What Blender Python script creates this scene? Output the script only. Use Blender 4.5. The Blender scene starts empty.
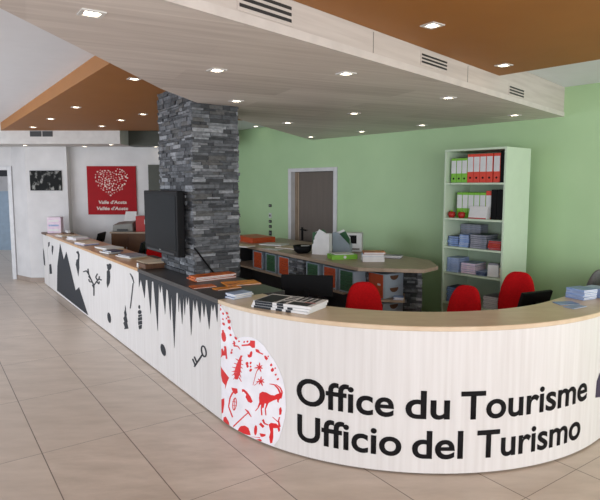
import bpy, bmesh, math, random
from mathutils import Vector, Matrix
random.seed(7)
SC = bpy.context.scene
COL = SC.collection
PI = math.pi

# ------------------------------------------------------------------ camera
EYE = 1.79; FPX = 545.0; CY = 240.0
PITCH = math.atan(55 / 545)
cd = bpy.data.cameras.new('camera'); cam = bpy.data.objects.new('camera', cd); COL.objects.link(cam)
cam.location = (0, 0, EYE); cam.rotation_euler = (PI / 2 - PITCH, 0, 0)
cd.sensor_width = 36; cd.lens = 36 * FPX / 600; cd.shift_y = -10 / 600; cd.clip_start = 0.05
SC.camera = cam

# ------------------------------------------------------------------ world and lights
w = bpy.data.worlds.new('sky'); SC.world = w; w.use_nodes = True
bg = w.node_tree.nodes['Background']; bg.inputs[0].default_value = (0.80, 0.88, 1.0, 1); bg.inputs[1].default_value = 0.8

def area(name, loc, target, sx, sy, power, colr):
    l = bpy.data.lights.new(name, 'AREA'); l.shape = 'RECTANGLE'; l.size = sx; l.size_y = sy
    l.energy = power; l.color = colr
    o = bpy.data.objects.new(name, l); COL.objects.link(o); o.location = loc
    o.rotation_euler = (Vector(target) - Vector(loc)).to_track_quat('-Z', 'Y').to_euler()
    return o
area('daylight_shop_window', (1.2, -3.2, 1.5), (0.8, 4.5, 0.5), 6.0, 2.3, 255, (0.97, 0.985, 1.0))
area('daylight_street_front', (-7.2, 4.2, 1.5), (-2.0, 6.6, 0.9), 5.5, 2.2, 175, (0.86, 0.92, 1.0))
area('area_light_right', (5.2, 2.2, 1.5), (1.2, 6.2, 1.3), 3.0, 2.0, 60, (1.0, 0.99, 0.97))  # unseen area light on the right, aimed at the back counter and bookcase

SC.view_settings.view_transform = 'Standard'; SC.view_settings.look = 'None'
SC.view_settings.exposure = 0.14; SC.view_settings.gamma = 1.0; SC.view_settings.use_curve_mapping = False

# ------------------------------------------------------------------ materials
def lin(c):
    return tuple(((v / 255) / 12.92 if v / 255 <= 0.04045 else ((v / 255 + 0.055) / 1.055) ** 2.4) for v in c) + (1,)
def mat(name, c, rough=0.6, c2=None, scale=(8, 8, 8), detail=4, metal=0.0, bump=0.0, coords='Object', spec=0.5, contrast=(0.3, 0.7)):
    m = bpy.data.materials.new(name); m.use_nodes = True; nt = m.node_tree; b = nt.nodes['Principled BSDF']
    b.inputs['Base Color'].default_value = lin(c); b.inputs['Roughness'].default_value = rough
    b.inputs['Metallic'].default_value = metal; b.inputs['Specular IOR Level'].default_value = spec
    tc = nt.nodes.new('ShaderNodeTexCoord'); mp = nt.nodes.new('ShaderNodeMapping'); mp.inputs['Scale'].default_value = scale
    nz = nt.nodes.new('ShaderNodeTexNoise'); nz.inputs['Scale'].default_value = 1.0; nz.inputs['Detail'].default_value = detail
    nt.links.new(tc.outputs[coords], mp.inputs[0]); nt.links.new(mp.outputs[0], nz.inputs['Vector'])
    rp = nt.nodes.new('ShaderNodeValToRGB')
    if c2 is None: c2 = tuple(max(0, v * 0.94) for v in c)
    rp.color_ramp.elements[0].color = lin(c2); rp.color_ramp.elements[1].color = lin(c)
    rp.color_ramp.elements[0].position = contrast[0]; rp.color_ramp.elements[1].position = contrast[1]
    nt.links.new(nz.outputs['Fac'], rp.inputs[0]); nt.links.new(rp.outputs[0], b.inputs['Base Color'])
    if bump:
        bp = nt.nodes.new('ShaderNodeBump'); bp.inputs['Strength'].default_value = bump; bp.inputs['Distance'].default_value = 0.01
        nt.links.new(nz.outputs['Fac'], bp.inputs['Height']); nt.links.new(bp.outputs[0], b.inputs['Normal'])
    return m
def emis(name, c, s):
    m = bpy.data.materials.new(name); m.use_nodes = True; b = m.node_tree.nodes['Principled BSDF']
    b.inputs['Base Color'].default_value = lin(c); b.inputs['Emission Color'].default_value = lin(c); b.inputs['Emission Strength'].default_value = s
    return m

def floor_material():
    m = bpy.data.materials.new('floor_tiles'); m.use_nodes = True; nt = m.node_tree; b = nt.nodes['Principled BSDF']
    N = nt.nodes.new; L = nt.links.new
    geo = N('ShaderNodeNewGeometry')
    def dot(v):
        d = N('ShaderNodeVectorMath'); d.operation = 'DOT_PRODUCT'; d.inputs[1].default_value = v; L(geo.outputs['Position'], d.inputs[0]); return d.outputs['Value']
    def mth(op, a, bb=None):
        n = N('ShaderNodeMath'); n.operation = op
        for i, q in enumerate((a, bb)):
            if q is None: continue
            if isinstance(q, (int, float)): n.inputs[i].default_value = q
            else: L(q, n.inputs[i])
        return n.outputs[0]
    u = mth('DIVIDE', mth('SUBTRACT', dot((0.82, 0.572, 0)), 0.58 - 546 * 0.01), 0.546)
    v = mth('DIVIDE', mth('SUBTRACT', dot((-0.572, 0.82, 0)), 1.693 - 1.08 * 10), 1.08)
    def edge(x, size):
        f = mth('FRACT', x); g = mth('MINIMUM', f, mth('SUBTRACT', 1.0, f)); return mth('MULTIPLY', g, size)
    e = mth('MINIMUM', edge(u, 0.546), mth('ADD', edge(v, 1.08), 0.0012))
    gm = mth('LESS_THAN', e, 0.0034)
    cell = N('ShaderNodeCombineXYZ'); L(mth('FLOOR', u), cell.inputs[0]); L(mth('FLOOR', v), cell.inputs[1])
    wn = N('ShaderNodeTexWhiteNoise'); L(cell.outputs[0], wn.inputs['Vector'])
    mp = N('ShaderNodeMapping'); mp.inputs['Rotation'].default_value = (0, 0, -math.atan2(0.572, 0.82)); mp.inputs['Scale'].default_value = (1.6, 5.5, 1)
    L(geo.outputs['Position'], mp.inputs[0])
    ad = N('ShaderNodeVectorMath'); ad.operation = 'ADD'; L(mp.outputs[0], ad.inputs[0])
    sc = N('ShaderNodeVectorMath'); sc.operation = 'SCALE'; sc.inputs['Scale'].default_value = 7; L(wn.outputs['Color'], sc.inputs[0]); L(sc.outputs[0], ad.inputs[1])
    nz = N('ShaderNodeTexNoise'); nz.inputs['Scale'].default_value = 1.3; nz.inputs['Detail'].default_value = 8; nz.inputs['Roughness'].default_value = 0.65; L(ad.outputs[0], nz.inputs['Vector'])
    rp = N('ShaderNodeValToRGB'); rp.color_ramp.elements[0].position = 0.3; rp.color_ramp.elements[1].position = 0.72
    rp.color_ramp.elements[0].color = lin((184, 167, 151)); rp.color_ramp.elements[1].color = lin((214, 197, 181)); L(nz.outputs['Fac'], rp.inputs[0])
    hv = N('ShaderNodeMix'); hv.data_type = 'RGBA'; hv.inputs['B'].default_value = lin((198, 182, 167)); L(rp.outputs[0], hv.inputs['A']); L(mth('MULTIPLY', wn.outputs['Value'], 0.5), hv.inputs['Factor'])
    mx = N('ShaderNodeMix'); mx.data_type = 'RGBA'; L(gm, mx.inputs['Factor']); L(hv.outputs['Result'], mx.inputs['A']); mx.inputs['B'].default_value = lin((118, 103, 92))
    L(mx.outputs['Result'], b.inputs['Base Color']); b.inputs['Roughness'].default_value = 0.32
    b.inputs['Specular IOR Level'].default_value = 0.4
    return m

def plank_material(name, dirv, ca, cb, plank_w=0.35, plank_l=1.8, rough=0.5):
    """whitewashed boards running along dirv (world)"""
    m = bpy.data.materials.new(name); m.use_nodes = True; nt = m.node_tree; b = nt.nodes['Principled BSDF']
    N = nt.nodes.new; L = nt.links.new
    geo = N('ShaderNodeNewGeometry'); ang = math.atan2(dirv[1], dirv[0])
    mp = N('ShaderNodeMapping'); mp.inputs['Rotation'].default_value = (0, 0, -ang); L(geo.outputs['Position'], mp.inputs[0])
    br = N('ShaderNodeTexBrick'); br.inputs['Scale'].default_value = 1.0; br.inputs['Brick Width'].default_value = plank_l; br.inputs['Row Height'].default_value = plank_w
    br.inputs['Mortar Size'].default_value = 0.0025; br.inputs['Color1'].default_value = (0, 0, 0, 1); br.inputs['Color2'].default_value = (1, 1, 1, 1); br.inputs['Mortar'].default_value = (0.2, 0.2, 0.2, 1)
    L(mp.outputs[0], br.inputs['Vector'])
    m2 = N('ShaderNodeMapping'); m2.inputs['Scale'].default_value = (1.5, 22, 1); L(mp.outputs[0], m2.inputs[0])
    nz = N('ShaderNodeTexNoise'); nz.inputs['Scale'].default_value = 1.0; nz.inputs['Detail'].default_value = 6; L(m2.outputs[0], nz.inputs['Vector'])
    a = N('ShaderNodeMath'); a.operation = 'MULTIPLY_ADD'; a.inputs[1].default_value = 0.35; L(br.outputs['Color'], a.inputs[0])
    q = N('ShaderNodeMath'); q.operation = 'MULTIPLY'; q.inputs[1].default_value = 0.75; L(nz.outputs['Fac'], q.inputs[0]); L(q.outputs[0], a.inputs[2])
    rp = N('ShaderNodeValToRGB'); rp.color_ramp.elements[0].position = 0.2; rp.color_ramp.elements[1].position = 0.8
    rp.color_ramp.elements[0].color = lin(ca); rp.color_ramp.elements[1].color = lin(cb); L(a.outputs[0], rp.inputs[0]); L(rp.outputs[0], b.inputs['Base Color'])
    b.inputs['Roughness'].default_value = rough
    return m

M = {}
M['floor'] = floor_material()
M['white_ceiling'] = mat('white_ceiling_paint', (230, 233, 239), 0.8, c2=(227, 230, 236))
M['white_wall'] = mat('white_wall_paint', (216, 214, 214), 0.75, scale=(3, 3, 3))
M['green'] = mat('green_wall_paint', (176, 206, 160), 0.5, c2=(170, 201, 154), scale=(2, 2, 2))
M['orange'] = mat('orange_ceiling_paint', (160, 104, 44), 0.6, c2=(155, 100, 41), scale=(3, 3, 3))
M['bulk'] = mat('bulkhead_paint', (212, 210, 208), 0.75)
M['wood_ceiling'] = plank_material('whitewashed_ceiling_boards', (0.9, 0.436), (186, 175, 168), (226, 217, 210))
M['wood_fascia'] = mat('whitewashed_fascia', (206, 197, 190), 0.55, c2=(190, 180, 173), scale=(2, 2, 30))
M['lip'] = mat('pale_edge_strip', (214, 206, 200), 0.5)
M['counter'] = mat('whitewashed_oak_panel', (226, 223, 221), 0.42, c2=(215, 211, 208), scale=(34, 34, 1.2), detail=3)
M['counter_top'] = mat('pale_beech_top', (222, 200, 172), 0.3, c2=(210, 186, 156), scale=(6, 20, 6))
M['counter_top2'] = mat('warm_beech_top', (204, 160, 110), 0.3, c2=(190, 145, 98), scale=(6, 20, 6))
M['graph'] = mat('graphite_vinyl', (44, 48, 54), 0.6, spec=0.3)
M['slate_top'] = mat('slate_laminate', (62, 60, 60), 0.35, c2=(48, 46, 46))
M['black_vinyl'] = mat('black_letter_vinyl', (22, 20, 22), 0.7, spec=0.15)
M['white_vinyl'] = mat('white_vinyl', (246, 244, 250), 0.4)
M['red_vinyl'] = mat('red_vinyl', (222, 32, 38), 0.4)
M['navy_vinyl'] = mat('navy_vinyl', (46, 34, 74), 0.4)
M['black'] = mat('black_plastic', (18, 18, 20), 0.5, spec=0.12)
M['screen'] = mat('dark_screen', (12, 14, 16), 0.25, spec=0.08)
M['steel'] = mat('steel', (170, 170, 172), 0.3, metal=0.8)
M['frame'] = mat('white_frame', (214, 214, 216), 0.45)
M['door'] = mat('brown_door', (104, 94, 86), 0.5, scale=(30, 30, 2))
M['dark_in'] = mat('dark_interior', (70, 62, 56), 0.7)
M['red_fabric'] = mat('red_fabric', (208, 16, 24), 0.85, c2=(190, 12, 20), scale=(60, 60, 60), spec=0.2)
M['shelf'] = mat('pale_green_laminate', (204, 222, 198), 0.45, c2=(200, 218, 194))
M['desk_top'] = mat('greyed_oak_desktop', (178, 158, 138), 0.4, c2=(160, 140, 120), scale=(4, 20, 4))
M['desk_dark'] = mat('dark_desk_carcass', (52, 52, 54), 0.6)
M['blue_grey'] = mat('blue_grey_plastic', (160, 174, 186), 0.4)
M['orange_pl'] = mat('orange_drawer_plastic', (196, 78, 30), 0.45)
M['green_pl'] = mat('green_drawer_plastic', (52, 98, 64), 0.45)
M['paper'] = mat('white_paper', (228, 228, 228), 0.7)
M['cream'] = mat('cream_paper', (222, 204, 178), 0.7)
M['orange_cover'] = mat('orange_cover', (232, 122, 34), 0.45, c2=(150, 54, 20), scale=(14, 14, 14))
M['yellow_cover'] = mat('amber_cover', (236, 146, 32), 0.4, c2=(150, 70, 24), scale=(12, 12, 12), contrast=(0.35, 0.5))
M['blue_cover'] = mat('blue_cover', (96, 128, 190), 0.4, c2=(150, 175, 214), scale=(20, 20, 20))
M['pale_blue'] = mat('pale_blue_cover', (168, 186, 216), 0.4, c2=(130, 150, 190), scale=(20, 20, 20))
M['navy_cover'] = mat('navy_cover', (44, 58, 92), 0.5)
M['grey_cover'] = mat('grey_cover', (120, 124, 138), 0.5, c2=(160, 160, 172), scale=(20, 20, 20))
M['dark_green'] = mat('dark_green_cover', (54, 80, 66), 0.5, c2=(34, 40, 46), scale=(20, 20, 20))
M['red_cover'] = mat('red_cover', (176, 34, 26), 0.45)
M['brown'] = mat('brown_wood', (104, 70, 44), 0.5, c2=(84, 54, 34), scale=(4, 30, 4))
M['binder_green'] = mat('binder_green', (128, 196, 54), 0.45)
M['binder_red'] = mat('binder_red', (226, 66, 42), 0.45)
M['binder_white'] = mat('binder_white', (226, 228, 230), 0.5)
M['poster_red'] = mat('poster_red', (160, 10, 22), 0.6, spec=0.2)
M['poster_ink'] = mat('poster_white_print', (232, 214, 206), 0.6)
M['photo_grey'] = mat('monochrome_photo', (150, 150, 146), 0.45, c2=(16, 17, 16), scale=(12, 12, 8), contrast=(0.55, 0.66), detail=6, spec=0.1)
M['dark_print_and_shade'] = mat('dark_print_and_shade', (66, 68, 58), 0.5)  # framed print; also the painted shade of the recessed bulkhead
M['blue_wall'] = mat('pale_blue_glass_wall', (176, 196, 214), 0.4)
M['base'] = mat('skirting_tile', (158, 142, 130), 0.4)
M['lamp_glow'] = emis('lamp_glow', (255, 240, 214), 9)
M['lamp_ring'] = mat('lamp_trim', (212, 210, 206), 0.35)
M['grille'] = mat('grille_dark', (44, 44, 46), 0.5)
M['pink'] = mat('pink_print', (232, 218, 226), 0.5, c2=(214, 188, 212), scale=(14, 14, 14))
M['grey_pl'] = mat('grey_plastic', (128, 126, 120), 0.5)
STONES = [mat('ledge_stone', c, 0.75, c2=tuple(v * 0.72 for v in c), scale=(26, 26, 40), bump=0.5) for c in
          ((86, 89, 94), (108, 111, 116), (132, 135, 140), (66, 68, 72), (98, 98, 98), (158, 161, 166))]

# ------------------------------------------------------------------ mesh helpers
class MB:
    def __init__(s): s.v = []; s.f = []; s.mi = []
    def add(s, vs, fs, mi=0):
        o = len(s.v); s.v += [tuple(p) for p in vs]; s.f += [tuple(i + o for i in f) for f in fs]; s.mi += [mi] * len(fs); return s
    def box(s, x0, y0, z0, x1, y1, z1, mi=0, T=None):
        vs = [(x0, y0, z0), (x1, y0, z0), (x1, y1, z0), (x0, y1, z0), (x0, y0, z1), (x1, y0, z1), (x1, y1, z1), (x0, y1, z1)]
        if T: vs = [tuple(T @ Vector(p)) for p in vs]
        return s.add(vs, [(0, 3, 2, 1), (4, 5, 6, 7), (0, 1, 5, 4), (1, 2, 6, 5), (2, 3, 7, 6), (3, 0, 4, 7)], mi)
    def prism(s, poly, z0, z1, mi=0):
        n = len(poly)
        a = sum(poly[i][0] * poly[(i + 1) % n][1] - poly[(i + 1) % n][0] * poly[i][1] for i in range(n))
        if a < 0: poly = poly[::-1]
        vs = [(x, y, z0) for x, y in poly] + [(x, y, z1) for x, y in poly]
        fs = [tuple(range(n))[::-1], tuple(range(n, 2 * n))] + [(i, (i + 1) % n, n + (i + 1) % n, n + i) for i in range(n)]
        return s.add(vs, fs, mi)
    def lathe(s, prof, c=(0, 0, 0), n=20, mi=0, T=None):
        vs = []; fs = []
        for r, z in prof:
            for k in range(n):
                a = 2 * PI * k / n; vs.append((c[0] + r * math.cos(a), c[1] + r * math.sin(a), c[2] + z))
        for j in range(len(prof) - 1):
            for k in range(n):
                k2 = (k + 1) % n; fs.append((j * n + k, j * n + k2, (j + 1) * n + k2, (j + 1) * n + k))
        fs.append(tuple(range(n))[::-1]); fs.append(tuple(range((len(prof) - 1) * n, len(prof) * n)))
        if T: vs = [tuple(T @ Vector(p)) for p in vs]
        return s.add(vs, fs, mi)
    def tube(s, pts, r, n=8, mi=0):
        pts = [Vector(p) for p in pts]; vs = []; fs = []
        for i, p in enumerate(pts):
            d = (pts[min(i + 1, len(pts) - 1)] - pts[max(i - 1, 0)]).normalized()
            a = d.cross(Vector((0, 0, 1)));
            if a.length < 0.01: a = d.cross(Vector((1, 0, 0)))
            a.normalize(); b = d.cross(a)
            for k in range(n):
                t = 2 * PI * k / n; vs.append(tuple(p + a * r * math.cos(t) + b * r * math.sin(t)))
        for j in range(len(pts) - 1):
            for k in range(n):
                k2 = (k + 1) % n; fs.append((j * n + k, j * n + k2, (j + 1) * n + k2, (j + 1) * n + k))
        fs.append(tuple(range(n))[::-1]); fs.append(tuple(range((len(pts) - 1) * n, len(pts) * n)))
        return s.add(vs, fs, mi)
    def build(s, name, mats, parent=None, bevel=0, smooth=False, seg=2):
        me = bpy.data.meshes.new(name); me.from_pydata(s.v, [], s.f)
        if not isinstance(mats, (list, tuple)): mats = [mats]
        for m in mats: me.materials.append(m)
        for p, i in zip(me.polygons, s.mi): p.material_index = i; p.use_smooth = smooth
        me.update()
        bm = bmesh.new(); bm.from_mesh(me); bmesh.ops.recalc_face_normals(bm, faces=bm.faces); bm.to_mesh(me); bm.free()
        o = bpy.data.objects.new(name, me); COL.objects.link(o)
        if parent: o.parent = parent
        if bevel:
            b = o.modifiers.new('bevel', 'BEVEL'); b.width = bevel; b.segments = seg; b.limit_method = 'ANGLE'; b.angle_limit = 0.6
        return o

def tag(o, label=None, cat=None, group=None, kind=None):
    if label: o['label'] = label
    if cat: o['category'] = cat
    if group: o['group'] = group
    if kind: o['kind'] = kind
    return o
def thing(name, label, cat, loc=(0, 0, 0), rz=0, group=None):
    o = bpy.data.objects.new(name, None); COL.objects.link(o); o.location = loc; o.rotation_euler = (0, 0, rz); o.empty_display_size = 0.1
    return tag(o, label, cat, group)
def struct(name, mb, m, **k):
    return tag(mb.build(name, m, **k), kind='structure')
def place(o, loc, rz=0): o.location = loc; o.rotation_euler = (0, 0, rz); return o
def dup(o, loc, rz, label=None, group=None, parent=None):
    c = o.copy(); COL.objects.link(c)
    if parent: c.parent = parent
    else:
        c.location = loc; c.rotation_euler = (0, 0, rz)
        if label: c['label'] = label
        if group: c['group'] = group
    for ch in list(o.children): dup(ch, None, None, parent=c)
    return c

# rays through the photograph, used to lay printed figures onto the real surfaces
cp, sp = math.cos(PITCH), math.sin(PITCH)
def ray(px, py):
    a = (px - 300) / FPX; b = -(py - CY) / FPX
    return (a, cp + b * sp, -sp + b * cp)
def at_z(px, py, z):
    r = ray(px, py); t = (z - EYE) / r[2]; return (r[0] * t, r[1] * t, z)
def at_y(px, py, y):
    r = ray(px, py); t = y / r[1]; return (r[0] * t, y, EYE + r[2] * t)

# counter front path: a straight run (s < 0) that turns tangentially into an arc (s > 0)
CC = (0.889, 5.022); CR = 1.81; CU = (-0.572, 0.820); CN = (-0.820, -0.572)
CT = (CC[0] + CR * CN[0], CC[1] + CR * CN[1]); A0 = math.atan2(CN[1], CN[0]) + 2 * PI; S_ARC = 3.02
def path(s, off=0.0):
    """point on the counter front at path length s, off = distance outwards"""
    if s <= 0: return (CT[0] - CU[0] * s + CN[0] * off, CT[1] - CU[1] * s + CN[1] * off)
    a = A0 + min(s, S_ARC) / CR; e = max(s - S_ARC, 0)       # beyond S_ARC the counter runs straight on to the wall
    return (CC[0] + (CR + off) * math.cos(a) - e * math.sin(a), CC[1] + (CR + off) * math.sin(a) + e * math.cos(a))
def surf(px, py):
    r = ray(px, py); rx, ry = r[0], r[1]
    A = rx * rx + ry * ry; B = -2 * (rx * CC[0] + ry * CC[1]); Cq = CC[0] ** 2 + CC[1] ** 2 - CR * CR
    D = B * B - 4 * A * Cq
    if D > 0:
        t = (-B - math.sqrt(D)) / (2 * A); a = math.atan2(ry * t - CC[1], rx * t - CC[0]) % (2 * PI)
        s = (a - A0) * CR
        if s >= 0: return (s, EYE + r[2] * t)
    det = CU[0] * -ry + CU[1] * rx
    s = (-CT[0] * -ry + CT[1] * -rx) / det
    t = (CT[0] + CU[0] * s) / rx
    return (-s, EYE + r[2] * t)

def flat_mesh(polys, thick):
    bm = bmesh.new()
    for p in polys:
        n = len(p); a = sum(p[i][0] * p[(i + 1) % n][1] - p[(i + 1) % n][0] * p[i][1] for i in range(n))
        if a < 0: p = p[::-1]
        vs = [bm.verts.new((x, y, thick)) for x, y in p]
        try: f = bm.faces.new(vs)
        except ValueError: continue
        f.normal_update()
        lo = [bm.verts.new((x, y, 0)) for x, y in p]
        for i in range(n): bm.faces.new((lo[i], lo[(i + 1) % n], vs[(i + 1) % n], vs[i]))
    big = [f for f in bm.faces if len(f.verts) > 4]
    bmesh.ops.triangulate(bm, faces=big, ngon_method='EAR_CLIP')
    return bm
def slice_x(bm, step, x0, x1):
    x = math.ceil(x0 / step) * step
    while x < x1:
        if x > 0.0: bmesh.ops.bisect_plane(bm, geom=bm.verts[:] + bm.edges[:] + bm.faces[:], plane_co=(x, 0, 0), plane_no=(1, 0, 0))
        x += step
def wrap(bm, off, name, m, parent):
    xs = [v.co.x for v in bm.verts]
    if max(xs) > 0: slice_x(bm, 0.04, min(xs), max(xs))
    for v in bm.verts:
        x, y = path(v.co.x, off + v.co.z); v.co = (x, y, v.co.y)
    me = bpy.data.meshes.new(name); bm.to_mesh(me); bm.free(); me.materials.append(m)
    o = bpy.data.objects.new(name, me); COL.objects.link(o)
    if parent: o.parent = parent
    return o
def decal(name, polys_px, m, parent, off=0.002, thick=0.0015):
    return wrap(flat_mesh([[surf(*q) for q in p] for p in polys_px], thick), off, name, m, parent)
def frame_pts(pts, ox, oy, k): return [(ox + x / k, oy + y / k) for x, y in pts]
def ell(cx, cy, rx, ry, rot=0, n=16):
    c, s = math.cos(rot), math.sin(rot)
    return [(cx + rx * math.cos(2 * PI * i / n) * c - ry * math.sin(2 * PI * i / n) * s, cy + rx * math.cos(2 * PI * i / n) * s + ry * math.sin(2 * PI * i / n) * c) for i in range(n)]
def stroke(pts, wd):
    out = []
    for i in range(len(pts) - 1):
        (x0, y0), (x1, y1) = pts[i], pts[i + 1]; w0 = wd if not isinstance(wd, (list, tuple)) else wd[i]; w1 = wd if not isinstance(wd, (list, tuple)) else wd[i + 1]
        l = math.hypot(x1 - x0, y1 - y0) or 1; nx, ny = -(y1 - y0) / l, (x1 - x0) / l
        out.append([(x0 + nx * w0 / 2, y0 + ny * w0 / 2), (x1 + nx * w1 / 2, y1 + ny * w1 / 2), (x1 - nx * w1 / 2, y1 - ny * w1 / 2), (x0 - nx * w0 / 2, y0 - ny * w0 / 2)])
    return out
def blob(cx, cy, r, n=9, seed=0, sq=1.0, rot=0.0):
    rr = random.Random(seed); out = []
    for i in range(n):
        a = 2 * PI * i / n; q = r * rr.uniform(0.6, 1.1); x = q * math.cos(a); y = q * math.sin(a) * sq
        out.append((cx + x * math.cos(rot) - y * math.sin(rot), cy + x * math.sin(rot) + y * math.cos(rot)))
    return out

def text_bm(txt, bold=0.0, thick=0.002, shear=0.0):
    c = bpy.data.curves.new('lettering_source', 'FONT'); c.body = txt; c.size = 1; c.offset = bold; c.resolution_u = 5; c.shear = shear
    o = bpy.data.objects.new('lettering_source', c); COL.objects.link(o)
    dg = bpy.context.evaluated_depsgraph_get(); me = bpy.data.meshes.new_from_object(o.evaluated_get(dg))
    bpy.data.objects.remove(o); bpy.data.curves.remove(c)
    bm = bmesh.new(); bm.from_mesh(me); bpy.data.meshes.remove(me)
    bmesh.ops.triangulate(bm, faces=bm.faces[:])
    r = bmesh.ops.extrude_face_region(bm, geom=bm.faces[:])
    for v in [g for g in r['geom'] if isinstance(g, bmesh.types.BMVert)]: v.co.z += thick
    return bm

# ------------------------------------------------------------------ room shell
WP = (2.84, 5.95); WD = (-0.655, 0.755); WN = (0.755, 0.655)        # green wall: point, direction to the left, normal away from us
def wl(t, off=0.0): return (WP[0] + WD[0] * t + WN[0] * off, WP[1] + WD[1] * t + WN[1] * off)
struct('floor', MB().box(-12, -2.5, -0.1, 7.5, 17, 0.0), M['floor'])
struct('ceiling', MB().box(-9, -2.5, 2.83, 7.5, 12, 2.93), M['white_ceiling'])
# green wall with a doorway
g = MB()
d0, d1 = 3.50, 4.57
for t0, t1, z0, z1 in ((-4.5, d0, 0, 2.83), (d1, 6.6, 0, 2.83), (d0, d1, 2.03, 2.83)):
    g.prism([wl(t0), wl(t1), wl(t1, 0.06), wl(t0, 0.06)], z0, z1)
struct('wall_back', g, M['green'])
fr = MB()
for t0, t1, z0, z1 in ((d0 - 0.06, d0 + 0.02, 0, 2.07), (d1 - 0.02, d1 + 0.06, 0, 2.07), (d0 + 0.02, d1 - 0.02, 2.01, 2.07)):
    fr.prism([wl(t0, -0.02), wl(t1, -0.02), wl(t1, 0.075), wl(t0, 0.075)], z0, z1)
door1 = tag(fr.build('door_1', M['frame'], bevel=0.004), kind='structure')
lf = MB(); lf.prism([wl(d0 + 0.0, 0.085), wl(d1 - 0.12, 0.085), wl(d1 - 0.12, 0.125), wl(d0 + 0.0, 0.125)], 0.01, 2.005)
lf.build('door_leaf', M['door'], door1)
jb = MB()
jb.prism([wl(d1 - 0.08, 0.08), wl(d1 - 0.11, 0.08), wl(d1 - 0.11, 0.14), wl(d1 - 0.08, 0.14)], 0.01, 2.005)
jb.prism([wl(d1 - 0.0, 0.08), wl(d1 - 0.05, 0.08), wl(d1 - 0.05, 0.16), wl(d1 - 0.0, 0.16)], 0.01, 2.005)
jb.build('door_jamb', M['desk_top'], door1)
hd = MB(); hx = wl(d1 - 0.22, 0.16)
hd.tube([wl(d1 - 0.20, 0.085) + (1.03,), wl(d1 - 0.20, 0.045) + (1.03,), wl(d1 - 0.33, 0.045) + (1.03,)], 0.011)
hd.prism([wl(d1 - 0.18, 0.074), wl(d1 - 0.22, 0.074), wl(d1 - 0.22, 0.086), wl(d1 - 0.18, 0.086)], 0.85, 1.07)
hd.build('door_handle', M['black'], door1)
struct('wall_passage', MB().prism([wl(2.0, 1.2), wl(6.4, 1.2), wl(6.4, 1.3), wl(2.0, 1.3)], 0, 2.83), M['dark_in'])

# poster wall, picture wall, pier and the wall with the left doorway
struct('wall_far', MB().prism([(-4.23, 10.12), (-2.2, 10.12), (-1.50, 10.94), (-1.50, 11.1), (-2.3, 10.30), (-4.23, 10.30)], 0, 2.83), M['white_wall'])
struct('wall_left', MB().prism([(-4.98, 9.97), (-4.23, 9.97), (-4.23, 10.50), (-5.40, 10.50), (-5.40, 10.30)], 0, 2.83), M['white_wall'])
lw = MB(); lw.box(-6.6, 10.30, 2.14, -5.40, 10.50, 2.83); lw.box(-9, 10.30, 0, -6.6, 10.50, 2.83)
struct('wall_entrance', lw, M['white_wall'])
dr = MB(); dr.box(-5.48, 10.27, 0, -5.405, 10.52, 2.14); dr.box(-6.6, 10.27, 2.07, -5.48, 10.52, 2.14)
struct('door_2', dr, M['frame'], bevel=0.004)
struct('wall_next_room', MB().box(-12, 15.0, 0, -5.5, 15.1, 1.62), M['blue_wall'])
struct('wall_next_room_upper', MB().box(-12, 15.02, 1.62, -5.5, 15.1, 2.6), M['white_wall'])
struct('trim_3', MB().box(-12, 14.6, 2.02, -7.0, 14.66, 2.2), M['grille'])
struct('baseboard_left', MB().prism([(-4.985, 9.955), (-4.66, 9.955), (-4.66, 9.97), (-4.98, 9.97), (-5.40, 10.30), (-5.405, 10.285)], 0, 0.085), M['base'])

# ceiling pieces
WZ = 2.52
F0 = (-0.567, 2.246); FD = (0.6734, 0.7393)
def fl(s, off=0.0): return (F0[0] + FD[0] * s + FD[1] * off, F0[1] + FD[1] * s - FD[0] * off)    # along the timber edge, off = towards the right
near = fl(-4.0)
wood = [fl(5.05), wl(4.05, -0.01), (-0.66, 6.25), (-1.06, 4.25), (-1.16, 3.2), (-1.244, 2.344), (-1.75, -0.7), near]
tw = thing('timber_ceiling_panel', 'long lowered ceiling panel of whitewashed grey boards', 'ceiling panel', (0, 0, WZ))
MB().prism(wood, 0.0, 0.30).build('soffit', M['wood_ceiling'], tw)
MB().prism([fl(-4.0, 0.0), fl(5.05, 0.0), fl(5.05, 0.012), fl(-4.0, 0.012)], 0.045, 0.308).build('fascia', M['wood_fascia'], tw)
MB().prism([fl(-4.0, 0.0), fl(5.05, 0.0), fl(5.05, 0.02), fl(-4.0, 0.02)], 0.0, 0.045).build('edge_strip', M['lip'], tw)
tr = MB()
for s in (1.47, 2.72): tr.prism([fl(s, 0.012), fl(s + 0.006, 0.012), fl(s + 0.006, 0.0135), fl(s, 0.0135)], 0.046, 0.17)
tr.build('panel_joint', M['grey_pl'], tw)
# orange lowered ceilings
oc = [fl(3.30, 0.016), (fl(3.30, 0.016)[0] + 0.655 * 5, fl(3.30, 0.016)[1] - 0.755 * 5), (4.5, -2.3), fl(-4.0, 0.016)]
tag(MB().prism(oc, 2.70, 2.83).build('orange_ceiling_panel', M['orange']), 'lowered orange ceiling panel above the curved counter, at right', 'ceiling panel')
ol = [(-5.03, 9.3), (-2.0, 9.3), (-1.35, 7.85), (-0.25, 7.85), (-0.45, 5.0), (-0.95, 3.5), (-1.0, 3.60)]
tag(MB().prism(ol, 2.70, 2.83).build('orange_ceiling_panel', M['orange']), 'lowered orange ceiling panel above the long counter, at left', 'ceiling panel')
# white bulkhead in front of the far walls
struct('ceiling_bulkhead', MB().box(-9, 9.3, 2.48, -3.03, 9.96, 2.829), M['bulk'])
struct('ceiling_bulkhead_recess', MB().box(-3.03, 9.75, 2.48, -1.55, 10.115, 2.829), M['dark_print_and_shade'])  # far part of the white bulkhead, its shade painted in as dark olive

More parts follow.
